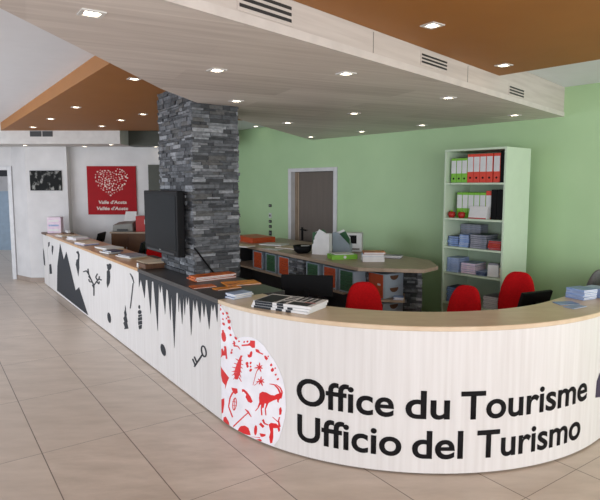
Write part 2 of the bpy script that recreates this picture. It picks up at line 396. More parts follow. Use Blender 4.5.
# vents
def slot_vent(label, s0, s1, z0, z1, n):
    t = thing('ceiling_vent', label, 'vent', fl((s0 + s1) / 2, 0.013) + (z0,), math.atan2(FD[1], FD[0]), 'slotted vents in the timber edge')
    hw = (s1 - s0) / 2; h = z1 - z0
    MB().box(-hw - 0.012, -0.003, -0.012, hw + 0.012, 0.0, h + 0.012).build('frame', M['wood_fascia'], t)
    for k in range(n):
        zz = h * (k + 0.18) / n; MB().box(-hw, -0.006, zz, hw, -0.0032, zz + h / n * 0.5).build('slot', M['grille'], t)
slot_vent('slotted vent in the timber edge, topmost and nearest the camera', 0.42, 0.76, 2.585, 2.675, 3)
slot_vent('slotted vent in the middle of the timber edge', 2.03, 2.38, 2.60, 2.67, 3)
slot_vent('slotted vent in the timber edge nearest the green wall', 3.53, 3.86, 2.58, 2.655, 3)
t = thing('ceiling_vent', 'small double grille in the white bulkhead over the left doorway', 'vent', (-4.35, 9.298, 2.60))
MB().box(-0.19, -0.006, 0, 0.0, 0, 0.09).build('grille', M['grille'], t); MB().box(0.02, -0.006, 0, 0.19, 0, 0.09).build('grille', M['grille'], t)

# recessed spotlights
def spot_proto():
    t = thing('ceiling_spotlight', 'x', 'spotlight')
    b = MB(); 
    for x0, y0, x1, y1 in ((-0.05, -0.05, 0.05, -0.034), (-0.05, 0.034, 0.05, 0.05), (-0.05, -0.034, -0.034, 0.034), (0.034, -0.034, 0.05, 0.034)): b.box(x0, y0, -0.006, x1, y1, 0)
    b.build('frame', M['lamp_ring'], t)
    MB().lathe([(0.031, -0.004), (0.031, 0.0)], n=16).build('lens', M['lamp_glow'], t)
    return t
sp0 = None
aw = math.atan2(0.820, -0.572)
SP = [
 ('timber', WZ, [(-0.889, 2.41, 'square spotlight in the boarded ceiling nearest the camera, at far left'), (-0.531, 3.568, 'spotlight in the boarded ceiling in front of the stone pillar'),
   (-0.555, 4.847, 'spotlight in the boarded ceiling at the right face of the stone pillar'), (0.302, 3.672, 'spotlight in the boarded ceiling near the middle vent of its edge'),
   (0.552, 5.671, 'spotlight in the boarded ceiling, second of the row running to the green wall'), (-0.145, 6.525, 'spotlight in the boarded ceiling right of the stone pillar, near the left edge'),
   (0.167, 8.395, 'spotlight in the boarded ceiling above the doorway in the green wall'), (1.245, 4.672, 'spotlight in the boarded ceiling above and left of the bookcase'),
   (1.492, 6.772, 'spotlight in the boarded ceiling between the bookcase and doorway'), (0.845, 7.572, 'spotlight in the boarded ceiling right of the doorway, close to the green wall'),
   (2.249, 5.815, 'spotlight at the far right corner of the boarded ceiling')]),
 ('orange', 2.70, [(1.553, 4.267, 'spotlight in the right orange ceiling near its pointed corner'), (0.757, 3.223, 'spotlight in the right orange ceiling nearest the camera'),
   (-1.428, 4.805, 'nearest spotlight in the left orange ceiling'), (-2.627, 6.515, 'second spotlight from the camera in the left row of the left orange ceiling'),
   (-3.439, 7.648, 'third spotlight from the camera in the left row of the left orange ceiling'), (-4.21, 8.73, 'farthest spotlight in the left row of the left orange ceiling'),
   (-2.022, 7.148, 'spotlight in the left orange ceiling nearest the stone pillar'), (-2.519, 7.8, 'middle spotlight in the right row of the left orange ceiling'),
   (-3.069, 8.583, 'farthest spotlight in the right row of the left orange ceiling')]),
 ('soffit', 2.48, [(-4.787, 9.6, 'spotlight under the white bulkhead over the left doorway'), (-3.857, 9.88, 'spotlight under the white bulkhead above the red poster'),
   (-3.236, 9.45, 'spotlight under the white bulkhead at its right end'), (-2.6, 9.97, 'spotlight under the shaded recessed bulkhead beside the stone pillar')]),
 ('grey', 2.83, [(-0.786, 9.85, 'spotlight in the pale ceiling corner between pillar and green wall')])]
for nm, z, L in SP:
    for x, y, lab in L:
        if sp0 is None: sp0 = spot_proto(); o = place(sp0, (x, y, z), aw)
        else: o = dup(sp0, (x, y, z), aw)
        o['label'] = lab; o['group'] = {'timber': 'spotlights in the boarded ceiling', 'orange': 'spotlights in the orange ceilings', 'soffit': 'spotlights under the bulkhead', 'grey': 'spotlight in the pale ceiling'}[nm]

# ------------------------------------------------------------------ stone cladding
def ledgestone(mb, p0, u, n, length, z0, z1, depth=0.022, rmin=0.014, rmax=0.04, lmin=0.05, lmax=0.22):
    """rows of split stones on the vertical face from p0 along u, n = outward normal"""
    z = z0
    while z < z1 - 0.005:
        h = min(random.uniform(rmin, rmax), z1 - z)
        if z1 - z - h < 0.012: h = z1 - z
        s = -random.uniform(0, 0.02)
        while s < length:
            l = random.uniform(lmin, lmax); e = min(s + l, length + random.uniform(0, 0.012))
            if length - e < 0.04: e = length + random.uniform(0, 0.012)
            d = random.uniform(0.003, depth); d2 = d + random.uniform(-0.004, 0.004)
            g_ = 0.0015
            def q(ss, dd, zz): return (p0[0] + u[0] * ss + n[0] * dd, p0[1] + u[1] * ss + n[1] * dd, zz)
            vs = [q(s + g_, -0.01, z + g_), q(e - g_, -0.01, z + g_), q(e - g_, d, z + g_), q(s + g_, d, z + g_), q(s + g_, -0.01, z + h - g_), q(e - g_, -0.01, z + h - g_), q(e - g_, d2, z + h - g_), q(s + g_, d2, z + h - g_)]
            mb.add(vs, [(0, 3, 2, 1), (4, 5, 6, 7), (0, 1, 5, 4), (1, 2, 6, 5), (2, 3, 7, 6), (3, 0, 4, 7)], random.choice((0, 0, 1, 1, 2, 3, 3, 4, 5)))
            s = e
        z += h
PX0 = (-0.965, 4.96); pl_l = 0.80; pl_w = 0.45; PR = (0.820, 0.572)
pc = [PX0, (PX0[0] + CU[0] * pl_l, PX0[1] + CU[1] * pl_l), (PX0[0] + CU[0] * pl_l + PR[0] * pl_w, PX0[1] + CU[1] * pl_l + PR[1] * pl_w), (PX0[0] + PR[0] * pl_w, PX0[1] + PR[1] * pl_w)]
mb = MB(); mb.prism(pc, 0.0, 2.829, 3)
ledgestone(mb, PX0, CU, CN, pl_l, 0.0, 2.82)
ledgestone(mb, PX0, PR, (-CU[0], -CU[1]), pl_w, 0.0, 2.82)
ledgestone(mb, pc[3], CU, PR, pl_l, 0.0, 2.82)
ledgestone(mb, pc[1], PR, CU, pl_w, 0.0, 2.82)
tag(mb.build('stone_pillar', STONES), 'square pillar clad in stacked dark grey split stone', 'pillar')

# ------------------------------------------------------------------ counters
CH = 0.945
def sweep(prof, s0, s1, step=0.06, mi=0):
    """prof = closed list of (offset outwards, z)"""
    ss = [s0]
    if s1 > 0:
        n = max(1, int((s1 - max(s0, 0)) / step));
        if s0 < 0: ss.append(0.0)
        ss += [max(s0, 0) + (s1 - max(s0, 0)) * (i + 1) / n for i in range(n)]
    else: ss.append(s1)
    m = MB(); k = len(prof); vs = []; fs = []
    for s in ss:
        for o, z in prof: x, y = path(s, o); vs.append((x, y, z))
    for j in range(len(ss) - 1):
        for i in range(k): fs.append((j * k + i, j * k + (i + 1) % k, (j + 1) * k + (i + 1) % k, (j + 1) * k + i))
    fs.append(tuple(range(k))); fs.append(tuple(range((len(ss) - 1) * k, len(ss) * k))[::-1])
    return m.add(vs, fs, mi)
def rect(o0, o1, z0, z1): return [(o0, z0), (o1, z0), (o1, z1), (o0, z1)]
SE = 5.0
cc = thing('curved_counter', 'large curved reception counter with black tourist office lettering and red heart graphic', 'counter')
sweep(rect(-0.022, 0.0, 0.012, CH - 0.032), 0.004, SE).build('front_panel', M['counter'], cc)
sweep([(-0.37, CH - 0.03), (0.014, CH - 0.03), (0.018, CH - 0.026), (0.018, CH - 0.004), (0.014, CH), (-0.37, CH)], 0.004, SE).build('countertop', M['counter_top'], cc)
sweep(rect(-0.035, -0.02, 0.0, 0.05), 0.004, SE).build('plinth', M['desk_dark'], cc)
sweep(rect(-0.36, -0.34, 0.0, CH - 0.03), 0.06, SE).build('inner_panel', M['counter'], cc)

lc = thing('long_counter', 'long straight reception counter with dark mountain and icicle graphics', 'counter')
S_END = -6.66; S_DARK = -1.83
sweep(rect(-0.022, 0.0, 0.012, CH - 0.032), S_END, -0.004).build('front_panel', M['counter'], lc)
sweep(rect(-0.42, 0.012, CH - 0.03, CH), S_END, S_DARK - 0.003).build('countertop', M['counter_top2'], lc, bevel=0.003)
dt = MB()
dk = sweep(rect(-0.245, 0.012, CH - 0.035, CH), S_DARK, -0.004)
dt.add(dk.v, dk.f)
sx = -0.004
def rp_(s, o): return path(s, -o)
s_pl0 = -1.32; s_pl1 = -1.32 - pl_l     # pillar extent along the run (filled in below)
s_near = -((PX0[0] - CT[0]) * CU[0] + (PX0[1] - CT[1]) * CU[1]); s_far = s_near - pl_l
in_near = -((PX0[0] - CT[0]) * CN[0] + (PX0[1] - CT[1]) * CN[1])
g2 = sweep(rect(-0.58, -0.245, CH - 0.035, CH), s_near + 0.03, -0.004); dt.add(g2.v, g2.f)
if s_far - 0.03 > S_DARK:
    g3 = sweep(rect(-0.80, -0.245, CH - 0.035, CH), S_DARK, s_far - 0.03); dt.add(g3.v, g3.f)
dt.build('dark_countertop', M['slate_top'], lc)
sweep(rect(-0.035, -0.02, 0.0, 0.05), S_END, -0.004).build('plinth', M['desk_dark'], lc)
sweep(rect(-0.40, -0.38, 0.0, CH - 0.03), S_END, S_DARK).build('inner_panel', M['counter'], lc)
# hinged end piece at the far end
eg = thing('counter_gate', 'narrow gate panel with dark top at the far end of the long counter', 'counter gate')
g0 = path(S_END - 0.03, 0.0); g1_ = path(S_END - 0.60, 0.0)
sweep(rect(-0.03, 0.0, 0.012, CH - 0.03), S_END - 0.42, S_END - 0.02).build('gate_panel', M['counter'], eg)
sweep(rect(-0.18, 0.02, CH - 0.03, CH), S_END - 0.42, S_END - 0.015).build('gate_top', M['brown'], eg, bevel=0.003)

# dark figures printed on the long counter
decal('icicle_graphic', [[(138.8, 269.5), (139.2, 287), (141, 279), (144.8, 298), (146, 280), (147.5, 280), (150.9, 313.7), (152, 281.6), (153.5, 281.6), (158, 331), (159, 283),
   (160.5, 293), (162, 284), (165.3, 314.4), (166.5, 289), (168, 290.5), (170.7, 320), (171.5, 295), (172, 300), (174.5, 347.8), (176.6, 293), (178, 293), (178.9, 312), (180, 295.5), (182.4, 324), (183.6, 295), (185, 315),
   (186.3, 294.6), (187.5, 305), (189.1, 295.3), (191.4, 335.2), (193.4, 298), (195.3, 311), (196.8, 298.7), (200.4, 322.6), (201.9, 299.4), (204.3, 317), (205.8, 302), (209.5, 329), (211.5, 303.5), (213.2, 311), (215, 303.5),
   (217.4, 322), (217.9, 312), (217.9, 300)]], M['graph'], lc)
decal('mountain_graphic', [[(57.2, 290.5), (57.5, 266), (60.2, 243.5), (64, 259.7), (66.5, 251.6), (75.8, 290.5), (79.2, 287.2), (88.3, 315.2)]], M['graph'], lc)
Q = lambda pts: frame_pts(pts, 60, 245, 7.69)
decal('heron_figure', [Q([(125, 52), (142, 46), (152, 75), (148, 130), (150, 175), (142, 242), (132, 190), (122, 150), (128, 115), (140, 105), (139, 72), (130, 62)])], M['graph'], lc)
br = []
for pts in ([(262, 390), (262, 310)], [(262, 310), (240, 265), (222, 225), (205, 198), (180, 206)], [(222, 225), (216, 182)], [(240, 262), (220, 240)], [(245, 285), (228, 282), (222, 262)], [(262, 310), (285, 278), (300, 262), (322, 270)],
            [(290, 272), (276, 248), (290, 220)], [(300, 262), (305, 240)], [(285, 282), (300, 300), (304, 280)], [(262, 330), (250, 305)]):
    br += stroke(Q(pts), 1.15)
decal('branch_figure', br, M['graph'], lc)
decal('climber_figure', [Q([(362, 200), (372, 190), (384, 198), (388, 240), (384, 290), (366, 328), (360, 290), (362, 250)]), Q(ell(381, 168, 16, 26, 0.2)), Q([(360, 150), (368, 146), (374, 170), (366, 172)])], M['graph'], lc)
Q = lambda pts: frame_pts(pts, 85, 260, 7.143)
decal('walking_stick_figure', stroke(Q([(325, 345), (337, 240), (345, 165)]), 0.9) + stroke(Q([(322, 95), (338, 120), (352, 165)]), [0.5, 1.3, 0.6]), M['graph'], lc)
decal('pine_cone_figure', [Q(ell(174, 412, 12, 38, -0.15))], M['graph'], lc)
decal('fir_tree_figure', [Q([(289, 322), (294, 350), (292, 356), (300, 392), (297, 400), (306, 440), (302, 448), (312, 490), (282, 494), (286, 480), (276, 450), (283, 440), (276, 415), (284, 400), (281, 375), (287, 355)])], M['graph'], lc)
decal('cone_stack_figure', [Q(ell(389, 335, 6, 14)), Q(ell(392, 372, 13, 15)), Q([(382, 392), (406, 388), (408, 402), (382, 408)]), Q([(380, 412), (408, 406), (409, 428), (381, 434)]), Q([(380, 438), (408, 432), (410, 458), (383, 464)]), Q([(384, 468), (408, 462), (406, 490), (388, 496)])], M['graph'], lc)
Q = lambda pts: frame_pts(pts, 150, 310, 7.143)
decal('acorn_figure', [Q(ell(96, 285, 16, 45, -0.25))], M['graph'], lc)
ring = []
e1 = ell(386, 295, 20, 44, -0.2, 20); e2 = ell(386, 295, 11, 33, -0.2, 20)
for i in range(20): ring.append(Q([e1[i], e1[(i + 1) % 20], e2[(i + 1) % 20], e2[i]]))
decal('key_figure', ring + stroke(Q([(376, 318), (318, 405)]), 1.5) + stroke(Q([(324, 392), (306, 348)]), 1.3) + stroke(Q([(335, 372), (318, 332)]), 1.3), M['graph'], lc)
Q = lambda pts: frame_pts(pts, 30, 200, 5)
decal('far_figure', [Q([(92, 212), (99, 210), (98, 228), (92, 236)]), Q([(110, 226), (118, 232), (116, 252), (113, 275), (109, 255)]), Q([(97, 322), (106, 320), (109, 345), (111, 368), (99, 370)])], M['graph'], lc)
decal('gate_figure', [Q([(66, 240), (70, 255), (74, 290), (77, 330), (71, 322), (68, 290)])], M['graph'], eg)

# red heart emblem
eb = [(218.6, 302.2), (219.6, 302.8), (229, 318), (233, 330), (236.8, 340), (240, 337.6), (245, 336.6), (252, 337.2), (258, 340), (264, 345.5), (269, 352.6), (274.5, 360.5), (279, 368.6), (283, 379), (285.3, 390), (286.2, 407), (285, 418), (283, 426), (279.5, 438.5), (273.5, 447.2),
      (262, 443.2), (250, 437.2), (240, 431.6), (230, 425.0), (221.5, 418.6), (219.8, 417.2), (219.2, 380), (218.8, 340)]
def clampz(p):
    s, z = surf(*p); return (max(s, 0.006), min(max(z, 0.015), CH - 0.034))
wrap(flat_mesh([[clampz(p) for p in eb]], 0.0012), 0.0015, 'heart_emblem', M['white_vinyl'], cc)
RED = []        # one entry per printed figure
A = lambda pts: frame_pts(pts, 214, 298, 10)
B_ = lambda pts: frame_pts(pts, 214, 340, 7.895)
C_ = lambda pts: frame_pts(pts, 214, 390, 7.895)
# ibex
RED.append([C_([(362, 25), (385, 12), (415, 18), (450, 38), (480, 42), (500, 30), (520, 25), (534, 40), (530, 62), (515, 78), (512, 100), (502, 92), (500, 72), (470, 82), (440, 98), (425, 108), (405, 104), (380, 118), (362, 112), (358, 60)])])
for pts, wd in (([(366, 100), (350, 140), (330, 165)], [16, 8, 6]), ([(385, 108), (376, 150), (380, 198)], [18, 9, 10]), ([(425, 100), (408, 150), (412, 198)], [16, 8, 8]), ([(395, 105), (390, 140)], [14, 8])):
    RED.append([[(214 + x / 7.895, 390 + y / 7.895) for x, y in q] for q in stroke(pts, wd)])
for pts, wd in (([(440, 345), (480, 352), (510, 385), (530, 430), (528, 460)], [5, 9, 12, 14, 16]), ([(490, 350), (525, 375), (540, 410), (532, 450)], [5, 9, 11, 12])):
    RED.append([[(214 + x / 7.895, 340 + y / 7.895) for x, y in q] for q in stroke(pts, wd)])
# spruce twig
tw_ = []
cx = [(215, 125), (205, 165), (195, 210), (185, 250), (175, 290)]
RED.append([B_(q) for q in stroke([(218, 120), (200, 190), (185, 260), (180, 310)], [8, 34, 50, 20])])
for (x, y), (dx, dy) in (((215, 140), (14, -18)), ((210, 160), (22, 0)), ((208, 185), (26, 10)), ((205, 205), (24, 20)), ((205, 235), (18, 22)), ((205, 270), (12, 26)), ((200, 295), (20, 34)), ((195, 160), (-22, -14)), ((185, 190), (-26, -8)), ((175, 220), (-30, -8)), ((170, 245), (-28, 4)), ((168, 265), (-24, 14)), ((172, 290), (-16, 20))):
    RED.append([B_(q) for q in stroke([(x, y), (x + dx, y + dy)], [9, 3])])
# edelweiss flowers
for (fx, fy) in ((360, 215), (372, 325)):
    for k in range(7):
        a = 2 * PI * k / 7 + 0.3; r = 40 if k % 2 else 30
        RED.append([B_(q) for q in stroke([(fx, fy), (fx + 0.6 * r * math.cos(a), fy + 0.6 * r * math.sin(a)), (fx + r * math.cos(a), fy + r * math.sin(a))], [6, 11, 2])])
RED.append([B_(q) for q in stroke([(345, 235), (330, 275), (325, 300), (310, 355)], [5, 4, 4, 3])])
RED.append([B_(q) for q in stroke([(320, 358), (350, 335)], [4, 4])])
# jug, deer, boot, bags and tools
RED.append([A([(84, 320), (100, 318), (102, 335), (116, 355), (124, 395), (122, 425), (106, 440), (92, 428), (80, 395), (78, 360), (86, 338)])])
RED.append([A([(40, 212), (62, 205), (60, 225), (64, 260), (62, 295), (54, 290), (44, 240)])])
RED.append([B_([(86, 50), (98, 48), (102, 75), (104, 105), (108, 150), (96, 148), (94, 122), (72, 122), (60, 136), (48, 132), (62, 112), (60, 72), (70, 66), (78, 90), (84, 78)])])
RED.append([B_([(48, 200), (62, 218), (122, 298), (108, 328), (102, 350), (92, 385), (92, 355), (70, 330), (48, 272)])])
RED.append([B_([(268, 112), (282, 116), (290, 92), (302, 86), (306, 100), (300, 130), (286, 138), (270, 134)])])
RED.append([B_([(290, 2), (326, 6), (326, 60), (306, 62), (286, 44), (222, 48), (220, 36), (270, 32), (286, 20)])])
RED.append([B_([(330, 70), (352, 74), (366, 96), (392, 108), (388, 116), (356, 102), (334, 92)])])
RED.append([B_([(398, 122), (412, 124), (430, 146), (416, 160), (404, 146)])])
RED.append([B_(q) for q in stroke([(150, 30), (168, 18), (160, 45), (190, 48), (210, 74)], [8, 9, 12, 9, 5])])
RED.append([B_([(70, -8), (96, -8), (94, 8), (84, 14), (72, 6)])])
for i, (x, y, r) in enumerate(((262, 184, 13), (292, 180, 10), (266, 206, 11), (293, 208, 9), (291, 238, 14), (455, 196, 10), (462, 234, 15), (486, 222, 8), (489, 272, 9), (506, 308, 10), (140, 100, 10), (145, 78, 8), (430, 128, 7), (268, 10, 9), (242, 14, 8), (200, 10, 8))):
    RED.append([B_(blob(x, y, r, 7, i, 1.2, 0.4))])
for i, (x, y, r) in enumerate(((66, 74, 7), (68, 112, 12), (96, 158, 11), (134, 152, 12), (92, 210, 9), (128, 204, 10), (152, 234, 17), (100, 258, 15), (160, 300, 16), (170, 368, 13), (222, 402, 14), (205, 440, 10), (112, 492, 9), (145, 190, 9))):
    RED.append([A(blob(x, y, r, 7, i + 40, 1.5, -0.5))])
# snowshoe / racket, skis, hammer
rg = ell(165, 110, 17, 52, 0.1, 16); rg2 = ell(165, 110, 11, 44, 0.1, 16)
RED.append([C_([rg[i], rg[(i + 1) % 16], rg2[(i + 1) % 16], rg2[i]]) for i in range(16)])
RED.append([C_(q) for q in stroke([(166, 60), (163, 158)], 4)] + [C_(q) for q in stroke([(148, 90), (182, 95)], 4)] + [C_(q) for q in stroke([(148, 120), (182, 122)], 4)])
RED.append([C_(q) for q in stroke([(180, 5), (150, 20), (130, 60), (118, 130), (150, 215)], [8, 12, 10, 9, 10])])
RED.append([C_([(140, -20), (186, -12), (190, 20), (170, 34), (150, 10)])])
RED.append([C_(q) for q in stroke([(155, 288), (270, 180)], [10, 8])] + [C_(q) for q in stroke([(248, 150), (270, 170), (298, 212)], [4, 14, 4])])
RED.append([C_([(222, -8), (240, -6), (262, 12), (290, 50), (308, 90), (296, 102), (272, 92), (252, 55), (258, 35), (238, 12), (226, 16)])])
RED.append([C_([(55, 68), (84, 64), (84, 110), (74, 180), (64, 184), (56, 140)]), C_([(80, 215), (96, 208), (118, 248), (126, 288), (112, 294), (88, 272), (76, 240)])])
RED.append([C_([(200, 300), (214, 284), (246, 280), (274, 298), (286, 330), (292, 356), (262, 352), (238, 366), (210, 350), (192, 330)])])
RED.append([C_(ell(331, 316, 12, 40, 0.05))])
RED.append([C_([(516, 148), (530, 132), (538, 160), (532, 192), (518, 196)])])
RED.append([C_([(434, 272), (452, 258), (494, 264), (520, 290), (524, 318), (512, 332), (504, 300), (470, 300), (470, 372), (462, 416), (446, 420), (438, 370), (448, 330)])])
RED.append([C_(q) for q in stroke([(520, 290), (512, 240), (520, 212)], [18, 10, 8])] + [C_(q) for q in stroke([(508, 250), (464, 212)], [7, 4])])
RED.append([C_(q) for q in stroke([(366, 262), (394, 292)], 20)] + [C_(q) for q in stroke([(388, 232), (400, 262), (430, 275)], [16, 12, 8])])
RED.append([C_([(362, 340), (410, 348), (408, 362), (384, 370), (372, 366)]), C_([(336, 392), (366, 384), (382, 400), (374, 422), (350, 416), (334, 404)])] + [C_(q) for q in stroke([(288, 386), (366, 374)], 6)])
def clip_left(p):
    return [(max(x, 219.2 + (y - 303) * 0.012), y) for x, y in p]
for fig in RED:
    wrap(flat_mesh([[((max(s, 0.008)), min(max(z, 0.016), CH - 0.036)) for s, z in (surf(*q) for q in clip_left(p))] for p in fig], 0.001), 0.0029, 'red_pictogram', M['red_vinyl'], cc)

# lettering
def letter(txt, pl, pr, base_px, cap, zb):
    bm = text_bm(txt, 0.018, 0.0015)
    s0 = surf(*pl)[0]; s1 = surf(*pr)[0]
    xs = [v.co.x for v in bm.verts]; x0, x1 = min(xs), max(xs)
    kx = (s1 - s0) / (x1 - x0); kz = cap / 0.73
    for v in bm.verts: v.co.x = s0 + (v.co.x - x0) * kx; v.co.y = zb + v.co.y * kz
    return bm
for txt, l, r, zb in (('Office', (296.7, 395), (394, 410), 0.368), ('du', (405.5, 405), (450, 405), 0.366), ('Tourisme', (461, 405), (586.5, 395), 0.362),
                      ('Ufficio', (297.5, 430), (401.5, 445), 0.119), ('del', (412, 445), (463, 445), 0.112), ('Turismo', (477, 445), (580, 430), 0.11)):
    wrap(letter(txt, l, r, None, 0.182, zb), 0.0015, 'lettering', M['black_vinyl'], cc)
decal('navy_logo', [[(595.2, 397.5), (596.6, 381), (599.5, 373), (604, 369), (609, 370), (609, 380), (604, 380), (602, 386), (602, 396.5)]], M['navy_vinyl'], cc)

# ------------------------------------------------------------------ television on the pillar
ptv = (-1.345, 5.33); rz_tv = math.atan2(-CU[1], -CU[0])       # local x runs towards the camera along the pillar face, local -y ... faces outwards
tv = thing('wall_television', 'black flat television on the left face of the stone pillar', 'television', (ptv[0], ptv[1], 1.125), rz_tv)
# local frame: x = -CU, y = rot90 -> (0.82... ) inward
MB().box(-0.44, -0.03, 0.0, 0.44, 0.045, 0.61).build('casing', M['black'], tv, bevel=0.008)
MB().box(-0.405, -0.033, 0.055, 0.405, -0.0305, 0.575).build('screen', M['screen'], tv)
MB().box(-0.36, -0.036, 0.012, 0.36, -0.0305, 0.03).build('speaker_strip', M['desk_dark'], tv)
MB().box(-0.02, -0.0345, 0.032, 0.02, -0.0335, 0.042).build('maker_badge', M['steel'], tv)
MB().box(-0.2, 0.046, 0.12, 0.2, 0.062, 0.5).build('wall_bracket', M['black'], tv)
mb = MB(); cb = (-CU[0] * 0.034, -CU[1] * 0.034)
def pf(d, z): return (PX0[0] + PR[0] * d + cb[0], PX0[1] + PR[1] * d + cb[1], z)
mb.tube([pf(-0.02, 1.22), pf(0.015, 1.18), pf(0.08, 1.09), pf(0.15, 1.00), pf(0.19, 0.957)], 0.008)
tag(mb.build('television_cable', M['black'], smooth=True), 'black cable slanting down the right face of the stone pillar', 'cable')

# ------------------------------------------------------------------ poster and pictures
po = thing('wall_poster', 'red square poster with white heart and regional name lettering', 'poster', (-3.47, 10.11, 1.225))
MB().box(-0.45, -0.02, 0.02, 0.45, 0.005, 0.91).build('board', M['poster_red'], po)
hm = MB(); rr = random.Random(3)
def flat_poly(mb_, pts, y, th=0.002):
    n = len(pts); a = sum(pts[i][0] * pts[(i + 1) % n][1] - pts[(i + 1) % n][0] * pts[i][1] for i in range(n))
    if a < 0: pts = pts[::-1]
    mb_.add([(x, y, z) for x, z in pts] + [(x, y + th, z) for x, z in pts], [tuple(range(n)), tuple(range(n, 2 * n))[::-1]] + [(i, n + i, n + (i + 1) % n, (i + 1) % n) for i in range(n)])
def in_heart(x, y): # unit heart
    x *= 1.15; y = y * 1.15 + 0.1
    return (x * x + y * y - 1) ** 3 - x * x * y ** 3 < 0
cnt = 0; placed = []
while cnt < 150:
    x, y = rr.uniform(-1.1, 1.1), rr.uniform(-1.15, 1.15)
    if not in_heart(x, y) or any(math.hypot(x - a, (y - b) * 0.9) < 0.115 for a, b in placed):
        placed and None; cnt += 0.03; continue
    placed.append((x, y)); cnt += 1
    flat_poly(hm, blob(x * 0.30, 0.60 + y * 0.26, rr.uniform(0.011, 0.024), 7, int(cnt * 7), rr.uniform(0.3, 0.9), rr.uniform(0, 3)), -0.0225)
hm.build('heart_print', M['poster_ink'], po)
for txt, x0, x1, z, h in (("Valle d'Aosta", -0.25, 0.27, 0.22, 0.062), ("Vallée d'Aoste", -0.29, 0.29, 0.105, 0.062)):
    bm = text_bm(txt, 0.035, 0.002, 0.15); xs = [v.co.x for v in bm.verts]; a, b = min(xs), max(xs)
    for v in bm.verts: v.co = (x0 + (v.co.x - a) / (b - a) * (x1 - x0), -0.0205 - v.co.z, z + v.co.y * h / 0.73)
    me = bpy.data.meshes.new('lettering'); bm.to_mesh(me); bm.free(); me.materials.append(M['poster_ink'])
    o = bpy.data.objects.new('lettering', me); COL.objects.link(o); o.parent = po
pt = thing('framed_photograph', 'dark framed black and white photograph of trees by water', 'picture', (-4.615, 9.963, 1.69))
MB().box(-0.285, -0.018, 0, 0.285, 0.005, 0.36).build('frame', M['black'], pt)
MB().box(-0.275, -0.021, 0.01, 0.275, -0.0185, 0.35).build('photograph', M['photo_grey'], pt)
MB().box(-2.79, 10.09, 1.69, -2.28, 10.115, 2.16).build('framed_print', M['dark_print_and_shade'])
tag(bpy.data.objects['framed_print'], 'dark framed print half hidden behind the stone pillar', 'picture')

# switches on the green wall
for i, (z, h, mm, lb) in enumerate(((1.395, 0.05, 'grille', 'small dark switch plate on green wall, topmost of the column'), (1.20, 0.085, 'frame', 'pale switch plate on green wall, second from the top of its column'), (1.11, 0.05, 'grille', 'dark switch plate on green wall below the pale one'),
                                   (1.02, 0.05, 'grille', 'dark switch plate on green wall, second lowest of the column'), (0.88, 0.09, 'grille', 'dark socket plate on green wall, lowest of the column'))):
    t_ = thing('wall_switch', lb, 'switch', wl(5.15, -0.012) + (z,), math.atan2(-WD[1], -WD[0]), 'column of plates on the green wall')
    MB().box(-0.035, 0.0, 0, 0.035, 0.012, h).build('plate', M[mm], t_); MB().box(-0.016, -0.004, h * 0.3, 0.016, 0.0, h * 0.7).build('rocker', M['steel' if mm == 'grille' else 'grille'], t_)

# ------------------------------------------------------------------ back counter
BX = (0.543, -0.840)
bc = thing('back_counter', 'dark sided rear work counter with grey oak top behind the reception', 'counter', (0.625, 5.81, 0), math.atan2(BX[1], BX[0]))
def bl(x, y): return (0.625 + BX[0] * x - BX[1] * y, 5.81 + BX[1] * x + BX[0] * y)
top = [(-3.3, 0), (0, 0), (0.483, 0.498), (0.40, 0.80), (-0.01, 1.10), (-0.52, 1.10), (-3.3, 1.0)]
MB().prism(top, 0.865, 0.905).build('worktop', M['desk_top'], bc, bevel=0.003)
MB().box(-3.28, 0.42, 0.0, -0.32, 0.45, 0.863).build('back_panel', M['desk_dark'], bc)
MB().box(-3.28, 0.03, 0.555, -0.30, 0.42, 0.578).build('shelf', M['desk_top'], bc)
def panel(x0, x1, y0, y1, name='stone_panel'):
    m = MB(); m.box(x0, y0, 0, x1, y1, 0.862, 3)
    ledgestone(m, (x0, y0), (1, 0), (0, -1), x1 - x0, 0, 0.862, 0.012); ledgestone(m, (x1, y0), (0, 1), (1, 0), y1 - y0, 0, 0.862, 0.012); m.build(name, STONES, bc)
panel(-1.47, -1.16, 0.05, 0.42)
MB().box(-3.28, 0.03, 0, -3.24, 0.42, 0.863).build('end_panel', M['desk_dark'], bc)
# splayed end: recessed stone wall and shelf
u = Vector((0.483, 0.498)).normalized(); nrm = Vector((u.y, -u.x))
m = MB(); a0 = Vector((-0.10, 0.02)) - nrm * 0.10
e0 = Vector((0.0, 0.0)) - nrm * 0.44; 
m.prism([tuple(e0 - u * 0.02), tuple(e0 + u * 0.66), tuple(e0 + u * 0.66 - nrm * 0.05), tuple(e0 - u * 0.02 - nrm * 0.05)], 0, 0.862, 3)
ledgestone(m, tuple(e0), tuple(u), tuple(nrm), 0.66, 0, 0.862, 0.012)
c0 = Vector((0.483, 0.498)) - u * 0.02
m.prism([tuple(c0 - nrm * 0.03), tuple(c0 - nrm * 0.03 - u * 0.04), tuple(c0 - nrm * 0.33 - u * 0.04), tuple(c0 - nrm * 0.33)], 0, 0.862, 3)
ledgestone(m, tuple(c0 - nrm * 0.03 - u * 0.04), tuple(u), tuple(nrm), 0.04, 0, 0.862, 0.01)
m.build('stone_end', STONES, bc)
s0_ = Vector((0, 0)) - nrm * 0.02
MB().prism([tuple(s0_ + u * 0.0), tuple(s0_ + u * 0.50), tuple(s0_ + u * 0.50 - nrm * 0.40), tuple(s0_ - nrm * 0.40)], 0.535, 0.56).build('end_shelf', M['desk_top'], bc)
panel(-0.30, -0.11, 0.24, 0.30)

